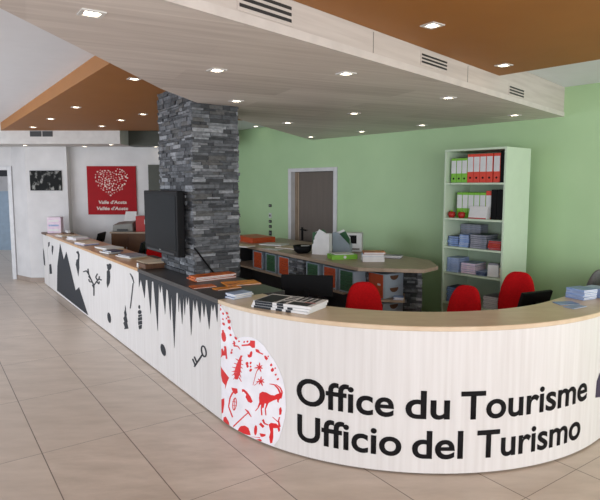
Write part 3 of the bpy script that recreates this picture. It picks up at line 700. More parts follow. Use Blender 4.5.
def drawer_unit(label, x, colm, wdt=0.27):
    p = bl(x, 0.06)
    t = thing('drawer_unit', label, 'drawer unit', (p[0], p[1], 0.580), math.atan2(BX[1], BX[0]), 'small drawer units in the back counter')
    sh = MB()
    for a in ((-0.0, 0, 0, 0.018, 0.3, 0.255), (wdt - 0.018, 0, 0, wdt, 0.3, 0.255), (0.018, 0, 0, wdt - 0.018, 0.3, 0.012), (0.018, 0, 0.243, wdt - 0.018, 0.3, 0.255), (0.018, 0.29, 0.012, wdt - 0.018, 0.3, 0.243)): sh.box(*a)
    sh.build('shell', M['blue_grey'], t)
    for k in range(4):
        z = 0.014 + k * 0.0575
        d = MB().box(0.02, 0.004, z, wdt - 0.02, 0.28, z + 0.054).build('drawer', M[colm], t, bevel=0.003)
        pts = [(0.05 + (wdt - 0.1) * i / 8, -0.002, z + 0.027 + 0.008 * math.sin(i * PI / 4)) for i in range(9)]
        MB().tube(pts, 0.004, 6).build('wavy_grip', M[colm], d)
for i, (sl, cm, lb) in enumerate(((-2.52, 'orange_pl', 'orange drawer unit in the back counter beside the stone pillar'), (-2.14, 'green_pl', 'green drawer unit between the two orange ones at the far end'), (-1.79, 'orange_pl', 'orange drawer unit just left of the stone divider'),
                                  (-1.10, 'green_pl', 'green drawer unit just right of the stone divider'), (-0.74, 'orange_pl', 'orange drawer unit between two green ones near the red chair'), (-0.42, 'green_pl', 'green drawer unit nearest the left red chair'))):
    drawer_unit(lb, sl, cm, 0.28 if i < 3 else 0.27)
# pale box with half moon grips on the splayed end
def moon_box(label, z, h):
    p = bl(0.165, 0.225)
    t = thing('drawer_box', label, 'drawer box', (p[0], p[1], z), math.atan2(BX[1], BX[0]) + PI / 2, 'pale drawer boxes on the splayed counter end')
    # local x runs back into the counter, local -y looks towards the staff side
    MB().box(0.0, 0.0035, 0, 0.287, 0.255, h).build('casing', M['blue_grey'], t, bevel=0.004)
    d = MB().box(-0.004, 0.012, 0.008, -0.0005, 0.247, h - 0.008).build('side_panel', M['orange_pl'], t)
    MB().box(-0.0055, 0.05, h * 0.52, -0.0042, 0.10, h * 0.6).build('white_label', M['paper'], d)
    for k in range(2):
        d = MB().box(0.008, -0.006, 0.006 + k * h / 2, 0.279, 0.003, (k + 1) * h / 2 - 0.003).build('drawer', M['blue_grey'], t, bevel=0.003)
        pts = [(0.143 + 0.062 * math.cos(PI + PI * i / 10), h / 2 * (k + 1) - 0.02 + 0.05 * math.sin(PI + PI * i / 10)) for i in range(11)]
        hh = MB(); flat_poly(hh, pts, -0.0085, 0.002); hh.build('half_moon_grip', M['brown'], d)
moon_box('blue-grey two drawer box with orange side, upper of two behind left red chair', 0.561, 0.27)
moon_box('blue-grey two drawer box below the counter end shelf', 0.261, 0.25)
MB().prism([tuple(s0_), tuple(s0_ + u * 0.50), tuple(s0_ + u * 0.50 - nrm * 0.40), tuple(s0_ - nrm * 0.40)], 0.24, 0.26).build('low_shelf', M['desk_top'], bc)

# ------------------------------------------------------------------ booklets, papers
def booklet(name, label, cat, loc, rz, lx, ly, h, cover, pages='paper', group=None, spine_dark=None):
    t = thing(name, label, cat, loc, rz, group)
    c = min(0.0025, h * 0.22)
    MB().box(-lx / 2 + 0.002, -ly / 2 + 0.002, c, lx / 2 - 0.002, ly / 2 - 0.002, h - c).build('pages', M[pages], t)
    b = MB(); b.box(-lx / 2, -ly / 2, h - c, lx / 2, ly / 2, h); b.box(-lx / 2, -ly / 2, 0, lx / 2, ly / 2, c); b.box(-lx / 2 - 0.001, -ly / 2, c, -lx / 2 + 0.002, ly / 2, h - c)
    b.build('cover', M[cover], t)
    return t
def pile(name, cat, where, loc, rz, n, lx, ly, h, covers, jit=0.012, pages='paper', seed=0, top_label=None, rj=0.09):
    rr = random.Random(seed); z = loc[2] + 0.001
    for i in range(n):
        hh = h * rr.uniform(0.8, 1.2); a = rz + rr.uniform(-rj, rj)
        topm = i == n - 1 and n > 1
        lb = ('topmost %s of %s' % (cat, where)) if topm else ('%s in the pile, %s' % (cat, where)) if n > 1 else '%s, %s' % (cat, where)
        booklet(name, top_label if (topm or n == 1) and top_label else lb, cat, (loc[0] + rr.uniform(-jit, jit), loc[1] + rr.uniform(-jit, jit), z), a, lx, ly, hh, covers[i % len(covers)], pages, where)
        z += hh + 0.0006
    return z
AC = math.atan2(CU[1], CU[0])
# newspapers on the curved counter
a1 = at_z(307, 309, CH); rz1 = math.radians(-33)
def zz(px, py, z=CH): p = at_z(px, py, z); return p
z = CH + 0.001
nl = ['thick newspaper bundle with black cover stripe, lowest on the curved counter', 'newspaper bundle with black and white front page, middle of the stack on curved counter', 'topmost newspaper with photo front page on the curved counter']
c = at_z(288.5, 303.5, CH + 0.028)
for i in range(3):
    t = thing('newspaper', nl[i], 'newspaper', (c[0] + 0.008 * i, c[1] - 0.006 * i, z), math.radians(-31 + 1.2 * i), 'newspaper stack on the curved counter')
    MB().box(-0.225, -0.13, 0, 0.225, 0.13, 0.017).build('pages', M['paper'], t, bevel=0.003)
    st = MB()
    for x0, x1 in (((-0.2, -0.06), (-0.02, 0.03), (0.06, 0.10)) if i < 2 else ((-0.21, -0.07), (-0.035, 0.015))): st.box(x0, -0.1315, 0.001, x1, -0.13, 0.0155)
    if i == 2:
        st.box(-0.21, -0.13, 0.0172, -0.07, -0.10, 0.0178); st.box(-0.035, -0.13, 0.0172, 0.015, -0.08, 0.0178)
        st.box(-0.21, -0.1, 0.0172, -0.06, 0.10, 0.0178); st.box(0.04, -0.12, 0.0172, 0.19, -0.03, 0.0178)
        for k in range(5): st.box(-0.04, -0.12 + k * 0.05, 0.0172, 0.02, -0.095 + k * 0.05, 0.0178)
        for k in range(4): st.box(0.04 + k * 0.04, 0.0, 0.0172, 0.065 + k * 0.04, 0.12, 0.0178)
    st.build('printed_page', M['graph'], t)
    if i == 2: MB().box(0.12, -0.025, 0.0172, 0.2, -0.01, 0.0178).build('red_headline', M['red_cover'], t)
    z += 0.0185
c = at_z(239, 297, CH)
pile('brochure', 'brochure', 'pale blue pile at the start of the curved counter', (c[0], c[1], CH), math.radians(-42), 3, 0.11, 0.17, 0.013, ['pale_blue', 'paper', 'pale_blue'], seed=4, top_label='pale blue brochure topmost at the start of the curved counter')
# orange magazines on the slate part
c = zz(212, 279)
pile('magazine', 'magazine', 'orange pile against the stone pillar', (c[0], c[1], CH), math.radians(35), 3, 0.40, 0.15, 0.013, ['orange_cover'], seed=5, top_label='orange magazine topmost against the stone pillar')
c = zz(217, 287)
tag(booklet('magazine', 'dark orange magazine lying open by itself on the slate top', 'magazine', (c[0] - 0.12, c[1] + 0.01, CH + 0.001), math.radians(28), 0.20, 0.13, 0.006, 'orange_cover'))
c = zz(241, 283.5)
booklet('magazine', 'amber magazine lying on the slate top, right of the orange pile', 'magazine', (c[0] + 0.0, c[1], CH + 0.001), math.radians(24), 0.30, 0.20, 0.008, 'yellow_cover')
c = zz(232, 286.5)
booklet('magazine', 'amber and brown magazine between slate top and pale brochures', 'magazine', (c[0] - 0.03, c[1] - 0.085, CH + 0.001), math.radians(36), 0.22, 0.10, 0.006, 'yellow_cover')
# brown box with papers on the long counter near the slate part
c = path(S_DARK - 0.02, -0.20); 
t = thing('leaflet_box', 'brown wooden box with loose papers on the long counter', 'box', (c[0], c[1], CH + 0.001), AC)
MB().box(-0.13, -0.17, 0, 0.13, 0.17, 0.05).build('tray', M['brown'], t, bevel=0.004)
for k in range(3):
    MB().box(-0.12 + 0.01 * k, -0.18 + 0.02 * k, 0.0505 + k * 0.004, 0.11 + 0.01 * k, 0.13 + 0.02 * k, 0.054 + k * 0.004).build('paper_sheet', M['cream'], t)
MB().box(0.06, 0.172, 0.0, 0.10, 0.178, 0.04).build('tag', M['paper'], t)
# piles along the long counter
for s, o, n, lx, ly, cov, h, lb in ((-2.75, -0.22, 3, 0.30, 0.22, ['cream', 'paper', 'grey_cover'], 0.010, 'pale pile on the long counter near the brown box'),
                                    (-3.25, -0.13, 3, 0.22, 0.16, ['grey_cover', 'paper', 'navy_cover'], 0.012, 'dark and white pile in the middle of the long counter'),
                                    (-3.75, -0.24, 2, 0.34, 0.24, ['cream', 'paper'], 0.012, 'pale pile behind the middle of the long counter'),
                                    (-4.5, -0.16, 3, 0.32, 0.22, ['blue_cover', 'pink', 'cream'], 0.012, 'pinkish pile on the far half of the long counter'),
                                    (-5.3, -0.20, 3, 0.30, 0.22, ['paper', 'pink', 'paper'], 0.013, 'white and pink pile on the far part of the long counter'),
                                    (-6.0, -0.15, 2, 0.26, 0.20, ['paper', 'cream'], 0.012, 'cream pile near the far end of the long counter')):
    c = path(s, o); pile('brochure', 'brochure', lb, (c[0], c[1], CH), AC + 0.2, n, lx, ly, h, cov, 0.02, seed=int(-s * 10))
c = path(S_END - 0.14, -0.17)
t = thing('brochure_box', 'pink and white printed box on the far end of the long counter', 'box', (c[0], c[1], CH + 0.001), math.radians(8))
MB().box(-0.115, -0.08, 0, 0.115, 0.08, 0.28).build('carton', M['pink'], t, bevel=0.003)
for k in range(3): MB().box(-0.09, -0.0815, 0.04 + k * 0.08, 0.08, -0.0802, 0.07 + k * 0.08).build('printed_band', M['pale_blue' if k == 1 else 'paper'], t)
c = path(S_END + 0.22, -0.30)
t = thing('card_holder', 'low wooden card holder near the far end of the long counter', 'holder', (c[0], c[1], CH + 0.001), AC)
MB().box(-0.12, -0.07, 0, 0.12, 0.07, 0.02).build('base', M['brown'], t); MB().box(-0.10, -0.02, 0.0202, 0.10, 0.02, 0.06).build('cards', M['paper'], t)

# ------------------------------------------------------------------ furniture behind the long counter
cab = thing('low_cabinet', 'brown wooden cabinet behind the long counter below the red poster', 'cabinet', (-3.0, 9.60, 0), 0.0)
MB().box(-0.27, -0.2, 0.0, 0.36, 0.2, 0.955).build('body', M['brown'], cab)
MB().box(-0.29, -0.22, 0.956, 0.38, 0.22, 0.98).build('top', M['desk_top'], cab)
for k in (-0.26, 0.035): 
    d = MB().box(k, -0.212, 0.08, k + 0.29, -0.201, 0.94).build('door', M['brown'], cab, bevel=0.003); MB().box(k + 0.25, -0.222, 0.6, k + 0.265, -0.213, 0.72).build('handle', M['steel'], d)
pr = thing('desk_printer', 'grey printer with a white sheet standing on the brown cabinet', 'printer', (-3.07, 9.60, 0.981))
m = MB(); m.add([(-0.19, -0.17, 0), (0.17, -0.17, 0), (0.17, 0.17, 0), (-0.19, 0.17, 0), (-0.18, -0.16, 0.12), (0.16, -0.16, 0.15), (0.16, 0.16, 0.20), (-0.18, 0.16, 0.15)], [(0, 3, 2, 1), (4, 5, 6, 7), (0, 1, 5, 4), (1, 2, 6, 5), (2, 3, 7, 6), (3, 0, 4, 7)])
m.build('casing', M['grey_pl'], pr, bevel=0.012)
MB().box(-0.10, -0.19, 0.02, 0.08, -0.172, 0.05).build('paper_slot', M['grille'], pr)
T_ = Matrix.Translation((0.07, 0.06, 0.20)) @ Matrix.Rotation(0.5, 4, 'Y') @ Matrix.Rotation(-0.9, 4, 'X')
MB().box(-0.1, -0.002, 0, 0.1, 0.002, 0.2, T=T_ if False else Matrix.Translation((0.05, 0.05, 0.172)) @ Matrix.Rotation(-0.6, 4, 'X')).build('paper_sheet', M['paper'], pr)
rb = thing('red_box', 'red upright box with white label beside the printer', 'box', (-2.73, 9.60, 0.981))
MB().box(-0.13, -0.13, 0, 0.12, 0.13, 0.27).build('carton', M['red_cover'], rb, bevel=0.003); MB().box(0.02, -0.133, 0.13, 0.07, -0.1305, 0.21).build('white_label', M['paper'], rb)

def monitor(label, loc, rz, wd=0.45, h=0.28, tilt=0.0, z0=0.10):
    t = thing('computer_monitor', label, 'monitor', loc, rz, None)
    MB().lathe([(0.11, 0), (0.11, 0.012), (0.02, 0.02)], n=20).build('base', M['black'], t)
    MB().box(-0.02, -0.012, 0.015, 0.02, 0.012, z0 + 0.06).build('neck', M['black'], t)
    T = Matrix.Translation((0, -0.022, z0)) @ Matrix.Rotation(tilt, 4, 'X')
    c_ = MB().box(-wd / 2, -0.03, 0, wd / 2, 0.0, h, T=T).build('casing', M['black'], t, bevel=0.006)
    MB().box(-wd / 2 + 0.015, -0.0325, 0.02, wd / 2 - 0.015, -0.0305, h - 0.015, T=T).build('screen', M['screen'], c_)
    return t
# staff desk behind the curved counter
sd = thing('staff_desk', 'lower staff desk tucked behind the curved counter', 'desk')
def arc_prism(r0, r1, a0_, a1_, z0, z1, name, m_, par, n=14):
    b = [(CC[0] + r1 * math.cos(math.radians(a0_ + (a1_ - a0_) * i / n)), CC[1] + r1 * math.sin(math.radians(a0_ + (a1_ - a0_) * i / n))) for i in range(n + 1)]
    a = [(CC[0] + r0 * math.cos(math.radians(a0_ + (a1_ - a0_) * i / n)), CC[1] + r0 * math.sin(math.radians(a0_ + (a1_ - a0_) * i / n))) for i in range(n, -1, -1)]
    vs = []; fs = []
    for i in range(n + 1):
        for p, zz_ in ((b[i], z0), (b[i], z1), (a[n - i], z1), (a[n - i], z0)): vs.append((p[0], p[1], zz_))
    for i in range(n):
        for k in range(4): fs.append((i * 4 + k, i * 4 + (k + 1) % 4, (i + 1) * 4 + (k + 1) % 4, (i + 1) * 4 + k))
    fs += [(0, 1, 2, 3), tuple(n * 4 + k for k in (3, 2, 1, 0))]
    return MB().add(vs, fs).build(name, m_, par)
arc_prism(0.80, 1.435, 186, 236, 0.70, 0.73, 'worktop', M['desk_top'], sd)
arc_prism(1.08, 1.435, 300, 346, 0.70, 0.73, 'worktop', M['desk_top'], sd)
for a, r in ((190, 0.84), (232, 0.84), (190, 1.39), (232, 1.39), (303, 1.12), (343, 1.12), (303, 1.40), (343, 1.40)):
    x, y = CC[0] + r * math.cos(math.radians(a)), CC[1] + r * math.sin(math.radians(a)); MB().box(x - 0.02, y - 0.02, 0, x + 0.02, y + 0.02, 0.70).build('leg', M['steel'], sd)
monitor('black monitor seen from behind, left of the left red chair', (0.055, 4.62, 0.731), math.radians(172), 0.45, 0.185)
monitor('low black monitor right of the right red chair', (1.97, 4.47, 0.731), math.radians(205), 0.34, 0.15, -0.3, 0.03)
for s, lb in ((-3.9, 'dark monitor behind the long counter beside the stone pillar'), (-5.72, 'dark monitor behind the far half of the long counter')):
    c = path(s, -0.78 if s > -4 else -0.68); hl = 0.5 if s > -4 else 0.38; hw_ = 0.3 if s > -4 else 0.22
    t = thing('side_desk', lb.replace('dark monitor', 'dark desk'), 'desk', (c[0], c[1], 0), AC)
    MB().box(-hl, -hw_, 0.70, hl, hw_, 0.73).build('desktop', M['desk_dark'], t)
    for x in (-hl + 0.04, hl - 0.04):
        for y in (-hw_ + 0.04, hw_ - 0.04): MB().box(x - 0.02, y - 0.02, 0, x + 0.02, y + 0.02, 0.70).build('leg', M['steel'], t)
    monitor(lb, (c[0], c[1], 0.731), AC + PI - 0.55, 0.40, 0.17, -0.25)

# ------------------------------------------------------------------ chairs
def make_chair():
    t = thing('office_chair', 'x', 'chair')
    # local: origin on the floor, sitter faces -y, backrest at +y
    n = 28; out = []
    for i in range(n):
        a = 2 * PI * i / n; ca, sa = math.cos(a), math.sin(a)
        x = 0.18 * math.copysign(abs(ca) ** 0.62, ca); z_ = 0.235 * math.copysign(abs(sa) ** 0.72, sa)
        x *= 1 - 0.16 * (z_ / 0.235 + 0.2) * (1 if z_ > -0.05 else 0.3)
        out.append((x, z_))
    vs = []; fs = []; rings = ((0.93, 0.0), (1.0, 0.014), (1.0, 0.034), (0.9, 0.052), (0.5, 0.060))
    for k, d in rings:
        for x, z_ in out: vs.append((x * k, -d + 0.10 * (x / 0.2) ** 2 * 0.35 * -1 + 0.03 * (z_ / 0.235), 0.645 + z_ * k))
    for j in range(len(rings) - 1):
        for i in range(n): fs.append((j * n + i, j * n + (i + 1) % n, (j + 1) * n + (i + 1) % n, (j + 1) * n + i))
    fs.append(tuple(range(n))); fs.append(tuple(range((len(rings) - 1) * n, len(rings) * n)))
    mb = MB(); mb.add(vs, fs); b = mb.build('backrest', M['red_fabric'], t, smooth=True)
    vs = []; fs = []; rings = ((0.5, 0.0), (0.95, 0.004), (1.0, 0.03), (0.97, 0.055), (0.85, 0.068), (0.4, 0.07))
    for k, z_ in rings:
        for i in range(n):
            a = 2 * PI * i / n; ca, sa = math.cos(a), math.sin(a)
            vs.append((0.215 * k * math.copysign(abs(ca) ** 0.7, ca), -0.24 + 0.205 * k * math.copysign(abs(sa) ** 0.7, sa), 0.42 + z_))
    for j in range(len(rings) - 1):
        for i in range(n): fs.append((j * n + i, j * n + (i + 1) % n, (j + 1) * n + (i + 1) % n, (j + 1) * n + i))
    fs.append(tuple(range(n))); fs.append(tuple(range((len(rings) - 1) * n, len(rings) * n)))
    MB().add(vs, fs).build('seat', M['red_fabric'], t, smooth=True)
    MB().tube([(0, -0.2, 0.405), (0, 0.02, 0.40), (0, 0.045, 0.44), (0, 0.03, 0.58)], 0.016).build('back_bar', M['black'], t)
    MB().lathe([(0.028, 0.10), (0.028, 0.26), (0.016, 0.265), (0.016, 0.415)], c=(0, -0.24, 0), n=16).build('gas_column', M['black'], t)
    bs = MB()
    for k in range(5):
        a = 2 * PI * k / 5; bs.tube([(0, -0.24, 0.10), (0.25 * math.cos(a), -0.24 + 0.25 * math.sin(a), 0.068)], 0.016)
    b_ = bs.build('star_base', M['black'], t)
    for k in range(5):
        a = 2 * PI * k / 5; T = Matrix.Translation((0.25 * math.cos(a), -0.24 + 0.25 * math.sin(a), 0.026)) @ Matrix.Rotation(PI / 2, 4, 'X')
        MB().lathe([(0.025, -0.012), (0.025, 0.012)], n=14, T=T).build('castor', M['black'], b_)
    return t
ch0 = make_chair(); place(ch0, (0.597, 5.08, 0), math.radians(4)); ch0['label'] = 'red office chair in front of the splayed back counter end, leftmost of three'; ch0['group'] = 'red office chairs'
dup(ch0, (1.53, 4.90, 0), math.radians(-52), 'red office chair turned aside in front of the bookcase, middle of three')
dup(ch0, (2.16, 5.30, 0), math.radians(-42), 'red office chair in front of the bookcase side panel, rightmost of three')
for o in bpy.data.objects:
    if o.name.startswith('office_chair'): o['group'] = 'red office chairs'
bpy.data.objects['office_chair.002'].scale = (1.0, 1.0, 1.07)
c4 = dup(ch0, (-2.36, 8.75, 0), math.radians(-20), 'small red chair between the brown cabinet and the television')

M['grey_fabric'] = mat('grey_fabric', (112, 112, 112), 0.85, c2=(96, 96, 98), scale=(60, 60, 60))
gc = make_chair(); place(gc, (2.86, 5.16, 0), math.radians(222)); gc['label'] = 'grey office chair cut off by the right edge of the photo'; gc['group'] = 'grey office chair'; gc.scale = (1, 1, 1.12)
for ch in gc.children:
    if ch.data.materials[0] == M['red_fabric']: ch.data.materials[0] = M['grey_fabric']

# ------------------------------------------------------------------ bookcase
RS = math.atan2(-0.755, 0.655)
bk = thing('bookcase', 'tall pale green open bookcase with five shelves against the green wall', 'bookcase', (1.663, 6.318, 0), RS)
W_, D_, Hh = 0.752, 0.53, 2.19
MB().box(0, 0, 0, 0.02, D_, Hh).build('side_panel', M['shelf'], bk); MB().box(W_ - 0.02, 0, 0, W_, D_, Hh).build('side_panel', M['shelf'], bk)
MB().box(0.02, D_ - 0.012, 0, W_ - 0.02, D_, Hh).build('back_panel', M['shelf'], bk)
MB().box(0.02, 0, Hh - 0.022, W_ - 0.02, D_ - 0.012, Hh).build('top_panel', M['shelf'], bk)
SHZ = [0.06, 0.43, 0.785, 1.085, 1.415, 1.815]
for z in SHZ: MB().box(0.02, 0.004, z - 0.02, W_ - 0.02, D_ - 0.012, z).build('shelf', M['shelf'], bk)
MB().box(0.02, 0.02, 0, W_ - 0.02, 0.035, 0.04).build('plinth', M['shelf'], bk)
def bw(x, y): c_, s_ = math.cos(RS), math.sin(RS); return (1.663 + c_ * x - s_ * y, 6.318 + s_ * x + c_ * y)
def binder(label, x, wd, z, h, colm, group, y0=0.05, whitem='binder_white', band=(0.38, 0.9)):
    p = bw(x, y0); t = thing('ring_binder', label, 'binder', (p[0], p[1], z + 0.001), RS, group)
    MB().box(0.001, 0, 0, wd - 0.001, 0.28, h).build('cover', M[colm], t, bevel=0.003)
    if whitem: MB().box(0.004, -0.0015, h * band[0], wd - 0.004, -0.0002, h * band[1]).build('white_spine_label', M[whitem], t)
    T = Matrix.Translation((wd / 2, 0, h * 0.17)) @ Matrix.Rotation(PI / 2, 4, 'X')
    MB().lathe([(0.012, 0), (0.012, 0.0015)], n=12, T=T).build('finger_ring', M['black'], t)
x = 0.055
z = SHZ[5]
for k in range(3): binder(['leftmost green and white binder on the top shelf', 'middle green and white binder on the top shelf', 'rightmost green and white binder on the top shelf beside the red ones'][k], x, 0.068, z, 0.275, 'binder_green', 'green binders on the top shelf'); x += 0.0695
ords = ['first', 'second', 'third', 'fourth', 'fifth']
for k in range(5):
    if k == 4: x += 0.008
    binder('%s red and white binder from the left on the top shelf' % ords[k], x, 0.076, z, 0.315, 'binder_red', 'red binders on the top shelf'); x += 0.0775
binder('black binder at the right end of the top shelf', x + 0.002, 0.06, z, 0.33, 'black', 'dark binders', whitem=None); x += 0.064
x = 0.095; z = SHZ[4]
for k in range(5): binder('%s green and white binder from the left on the second shelf' % ords[k], x, 0.072, z, 0.29, 'binder_green', 'green binders on the second shelf', 0.12); x += 0.0735
binder('red topped white binder on the second shelf beside the black ones', x, 0.072, z, 0.31, 'binder_red', 'red binder on second shelf', 0.12, band=(0.05, 0.84)); x += 0.074
for k in range(2): binder(['black binder on the second shelf, left of two', 'black binder on the second shelf, right of two'][k], x, 0.068, z, 0.325, 'black', 'black binders on the second shelf', 0.10, whitem=None); x += 0.07
for xx, lb in ((0.075, 'small red pot at the left end of the second shelf'), (0.205, 'small red pot in front of the green binders')):
    p = bw(xx, 0.055); t = thing('small_pot', lb, 'pot', (p[0], p[1], SHZ[4] + 0.001), 0, 'red pots on the second shelf')
    MB().lathe([(0.028, 0), (0.042, 0.03), (0.038, 0.062), (0.02, 0.07)], n=18).build('body', M['red_cover'], t, smooth=True); MB().lathe([(0.008, 0.07), (0.012, 0.082), (0.004, 0.088)], n=10).build('knob', M['binder_green'], t)
p = bw(0.42, 0.05); t = thing('desk_calendar', 'white desk calendar with small printed grid on the second shelf', 'calendar', (p[0], p[1], SHZ[4] + 0.001), RS)
m = MB(); m.add([(-0.11, -0.03, 0), (0.11, -0.03, 0), (0.11, 0.05, 0), (-0.11, 0.05, 0), (-0.11, 0.008, 0.14), (0.11, 0.008, 0.14), (0.11, 0.012, 0.14), (-0.11, 0.012, 0.14)], [(0, 3, 2, 1), (4, 5, 6, 7), (0, 1, 5, 4), (1, 2, 6, 5), (2, 3, 7, 6), (3, 0, 4, 7)]); m.build('card', M['paper'], t)
m = MB(); m.box(-0.108, -0.034, 0.002, 0.108, -0.030, 0.014); m.build('red_band', M['red_cover'], t)
def shpile(x, y, shelf, n, lx, ly, h, cov, where, seed, top=None, zoff=0):
    p = bw(x, y); return pile('brochure', 'brochure', where, (p[0], p[1], SHZ[shelf] + zoff), RS + 0.0, n, lx, ly, h, cov, 0.004, seed=seed, top_label=top, pages=cov[-1], rj=0.03)
shpile(0.10, 0.16, 3, 5, 0.13, 0.21, 0.024, ['navy_cover', 'navy_cover', 'blue_cover'], 'low navy pile, left end of the third shelf', 21)
shpile(0.245, 0.16, 3, 6, 0.12, 0.21, 0.022, ['pale_blue', 'paper', 'blue_cover'], 'pale blue pile on the third shelf', 22)
shpile(0.17, 0.388, 3, 9, 0.26, 0.17, 0.026, ['grey_cover', 'pale_blue', 'grey_cover'], 'tall grey pile at the back of the third shelf', 23)
shpile(0.43, 0.17, 3, 7, 0.195, 0.26, 0.022, ['dark_green', 'navy_cover', 'dark_green', 'grey_cover'], 'dark green pile, middle of the third shelf', 24)
shpile(0.63, 0.16, 3, 5, 0.15, 0.24, 0.020, ['grey_cover', 'red_cover', 'orange_cover', 'red_cover'], 'red pile, right end of the third shelf', 25)
shpile(0.11, 0.16, 2, 6, 0.15, 0.22, 0.026, ['pale_blue', 'blue_cover', 'pale_blue'], 'pale blue pile, left end of the fourth shelf', 26)
shpile(0.30, 0.18, 2, 5, 0.18, 0.24, 0.024, ['grey_cover', 'pale_blue', 'pink'], 'grey pile, middle of the fourth shelf', 27)
shpile(0.47, 0.15, 2, 3, 0.11, 0.2, 0.016, ['pale_blue', 'navy_cover'], 'low pile on the fourth shelf', 28)
p = bw(0.60, 0.10); t = thing('leaflet_stand', 'white leaflet stand on the fourth shelf, right side', 'leaflet stand', (p[0], p[1], SHZ[2] + 0.001), RS + 0.2)
MB().box(-0.06, -0.03, 0, 0.06, 0.06, 0.13).build('holder', M['paper'], t, bevel=0.003); MB().box(-0.05, -0.022, 0.131, 0.05, 0.04, 0.15).build('leaflets', M['grey_cover'], t)
shpile(0.697, 0.18, 2, 4, 0.045, 0.2, 0.025, ['grey_cover', 'cream'], 'narrow pile, right end of the fourth shelf', 29)
shpile(0.13, 0.16, 1, 7, 0.17, 0.22, 0.024, ['navy_cover', 'blue_cover'], 'navy pile, left end of the fifth shelf', 30)
shpile(0.60, 0.16, 1, 7, 0.17, 0.22, 0.022, ['grey_cover', 'paper'], 'grey pile, right side of the fifth shelf', 31)

# ------------------------------------------------------------------ things on the back counter
BZ = 0.906
def on(px, py): return at_z(px, py, BZ)
ab = math.atan2(BX[1], BX[0])
c = on(255, 241); booklet('folder', 'large orange folder lying on the far end of the back counter', 'folder', (c[0], c[1], BZ), ab, 0.60, 0.40, 0.08, 'orange_pl', 'orange_pl')
c = on(247, 243.5); booklet('paper_sheaf', 'cream papers in front of the orange folder', 'papers', (c[0] + 0.0, c[1] - 0.42, BZ), ab + 0.4, 0.26, 0.2, 0.02, 'cream')
c = on(271, 246); booklet('paper_sheaf', 'white papers lying flat in the middle of the back counter', 'papers', (c[0] + 0.04, c[1] + 0.16, BZ), ab + 0.5, 0.38, 0.24, 0.015, 'paper')
c = on(290, 249); booklet('paper_sheaf', 'buff papers lying left of the dark bowl', 'papers', (c[0], c[1] + 0.12, BZ), ab + 0.3, 0.36, 0.24, 0.012, 'cream')
c = on(276, 250); booklet('paper_sheaf', 'single white sheet at the front edge of the back counter', 'papers', (c[0] - 0.05, c[1] + 0.08, BZ), ab + 0.3, 0.28, 0.12, 0.004, 'paper')
c = on(302.5, 253.5); t = thing('dark_bowl', 'round black bowl with a paper scrap on the back counter', 'bowl', (c[0], c[1] + 0.05, BZ))
MB().lathe([(0.07, 0), (0.11, 0.03), (0.125, 0.10), (0.115, 0.102), (0.10, 0.04), (0.03, 0.015)], n=24).build('body', M['black'], t, smooth=True)
MB().box(-0.02, -0.05, 0.075, 0.09, 0.03, 0.10).build('paper_scrap', M['paper'], t)
# magazine files
def mag_file(label, loc, rz, colm, sheets):
    t = thing('magazine_file', label, 'magazine file', loc, rz, 'magazine files on the back counter')
    m = MB()
    for y in (-0.045, 0.041):
        flat_poly(m, [(-0.12, 0), (0.12, 0), (0.12, 0.27), (0.04, 0.27), (-0.12, 0.12)], y, 0.004)
    m.box(-0.12, -0.041, 0, 0.12, 0.041, 0.004); m.box(0.116, -0.041, 0.004, 0.12, 0.041, 0.27); m.box(-0.12, -0.041, 0.004, -0.116, 0.041, 0.12)
    m.build('case', M[colm], t)
    for k, (cm, h) in enumerate(sheets):
        y = -0.034 + 0.015 * k; s = MB(); flat_poly(s, [(-0.105, 0.006), (0.11, 0.006), (0.11, h - 0.02 * k), (0.02 - 0.03 * k, h + 0.03), (-0.105, h - 0.07)], y, 0.008); s.build('papers', M[cm], t)
c = at_z(326.5, 254, BZ)
for dx, dy, rz_, colm, sheets, lb in ((-0.06, -0.03, -28, 'paper', [('paper', 0.25), ('pale_blue', 0.22), ('paper', 0.29), ('paper', 0.26)], 'white magazine file stuffed with papers, leftmost on the back counter'),
                                      (-0.05, 0.10, 158, 'green_pl', [('paper', 0.27), ('green_pl', 0.28), ('paper', 0.24)], 'green magazine file behind the white one on the back counter'),
                                      (0.21, 0.09, 152, 'blue_grey', [('green_pl', 0.25), ('paper', 0.28), ('green_pl', 0.26)], 'grey magazine file with green folders on the back counter')):
    mag_file(lb, (c[0] + dx, c[1] + dy, BZ), math.radians(rz_), colm, sheets)
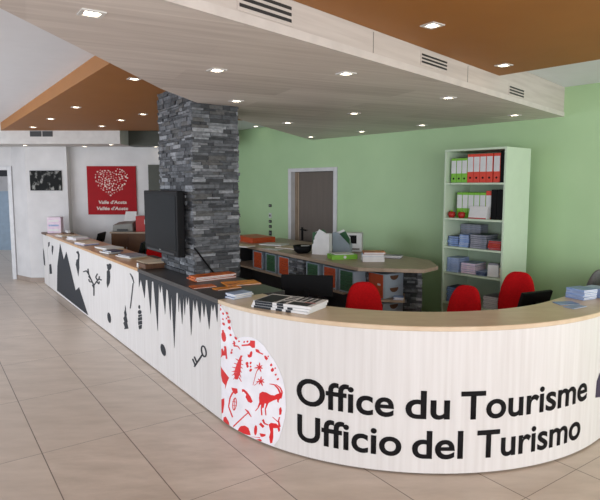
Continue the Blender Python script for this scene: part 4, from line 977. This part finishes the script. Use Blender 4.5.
# white box printer
c = on(353, 251); t = thing('desk_printer', 'white and black printer at the back edge of the back counter', 'printer', (c[0], c[1] + 0.02, BZ), math.radians(-12))
MB().box(-0.13, -0.11, 0, 0.13, 0.11, 0.25).build('casing', M['binder_white'], t, bevel=0.012, seg=3); MB().box(-0.11, -0.114, 0.11, 0.06, -0.111, 0.22).build('display_panel', M['black'], t); MB().box(-0.10, -0.135, 0.03, 0.10, -0.111, 0.05).build('paper_tray', M['grey_pl'], t)
c = on(343, 259.5); t = booklet('ring_binder', 'green binder lying flat with white papers on the back counter', 'binder', (c[0], c[1] + 0.10, BZ), math.radians(14), 0.32, 0.20, 0.055, 'binder_green', 'binder_green')
MB().box(-0.12, -0.085, 0.056, 0.12, 0.09, 0.064).build('loose_papers', M['paper'], t)
MB().lathe([(0.018, 0), (0.018, 0.002)], n=14, T=Matrix.Translation((0.0, -0.1005, 0.028)) @ Matrix.Rotation(PI / 2, 4, 'X')).build('finger_ring', M['paper'], t)
c = on(373, 262); pile('brochure', 'paper block', 'white stack with orange top on back counter', (c[0] + 0.02, c[1] + 0.10, BZ), math.radians(-4), 4, 0.25, 0.2, 0.026, ['paper', 'paper', 'pale_blue', 'orange_cover'], seed=40, top_label='orange cover on top of the white paper stack on back counter')
c = on(394, 259); pile('brochure', 'booklet', 'small dark pile at the right of the back counter top', (c[0], c[1] + 0.12, BZ), math.radians(-20), 2, 0.24, 0.14, 0.016, ['navy_cover', 'grey_cover'], seed=41)
q = s0_ + u * 0.435 - nrm * 0.06; p = bl(q.x, q.y)
pile('brochure', 'leaflet', 'blue pile on the shelf of the splayed counter end', (p[0], p[1], 0.561), ab + 0.8, 3, 0.10, 0.10, 0.009, ['blue_cover', 'paper', 'blue_cover'], 0.004, seed=42)
# blue leaflets at the right end of the curved counter
c = at_z(584, 299, CH + 0.0)
c = (c[0], c[1] + 0.04)
pile('brochure', 'brochure', 'tall blue pile at the right end of the curved counter', (c[0], c[1], CH), math.radians(25), 7, 0.15, 0.15, 0.0105, ['blue_cover', 'pale_blue', 'pale_blue'], 0.006, seed=43)
c2 = (c[0] + 0.155, c[1] + 0.06)
pile('brochure', 'brochure', 'tall pale blue pile at the right edge of the photo', (c2[0], c2[1], CH), math.radians(33), 7, 0.14, 0.15, 0.0105, ['pale_blue'], 0.005, seed=44)
c = at_z(566, 303.5, CH); booklet('brochure', 'single blue and white leaflet lying in front of the tall blue pile', 'brochure', (c[0], c[1], CH + 0.001), math.radians(8), 0.15, 0.10, 0.004, 'blue_cover')
c = at_z(575, 307, CH); booklet('brochure', 'single pale leaflet lying on the edge below the blue piles', 'brochure', (c[0], c[1] + 0.0, CH + 0.001), math.radians(30), 0.15, 0.08, 0.004, 'pale_blue')
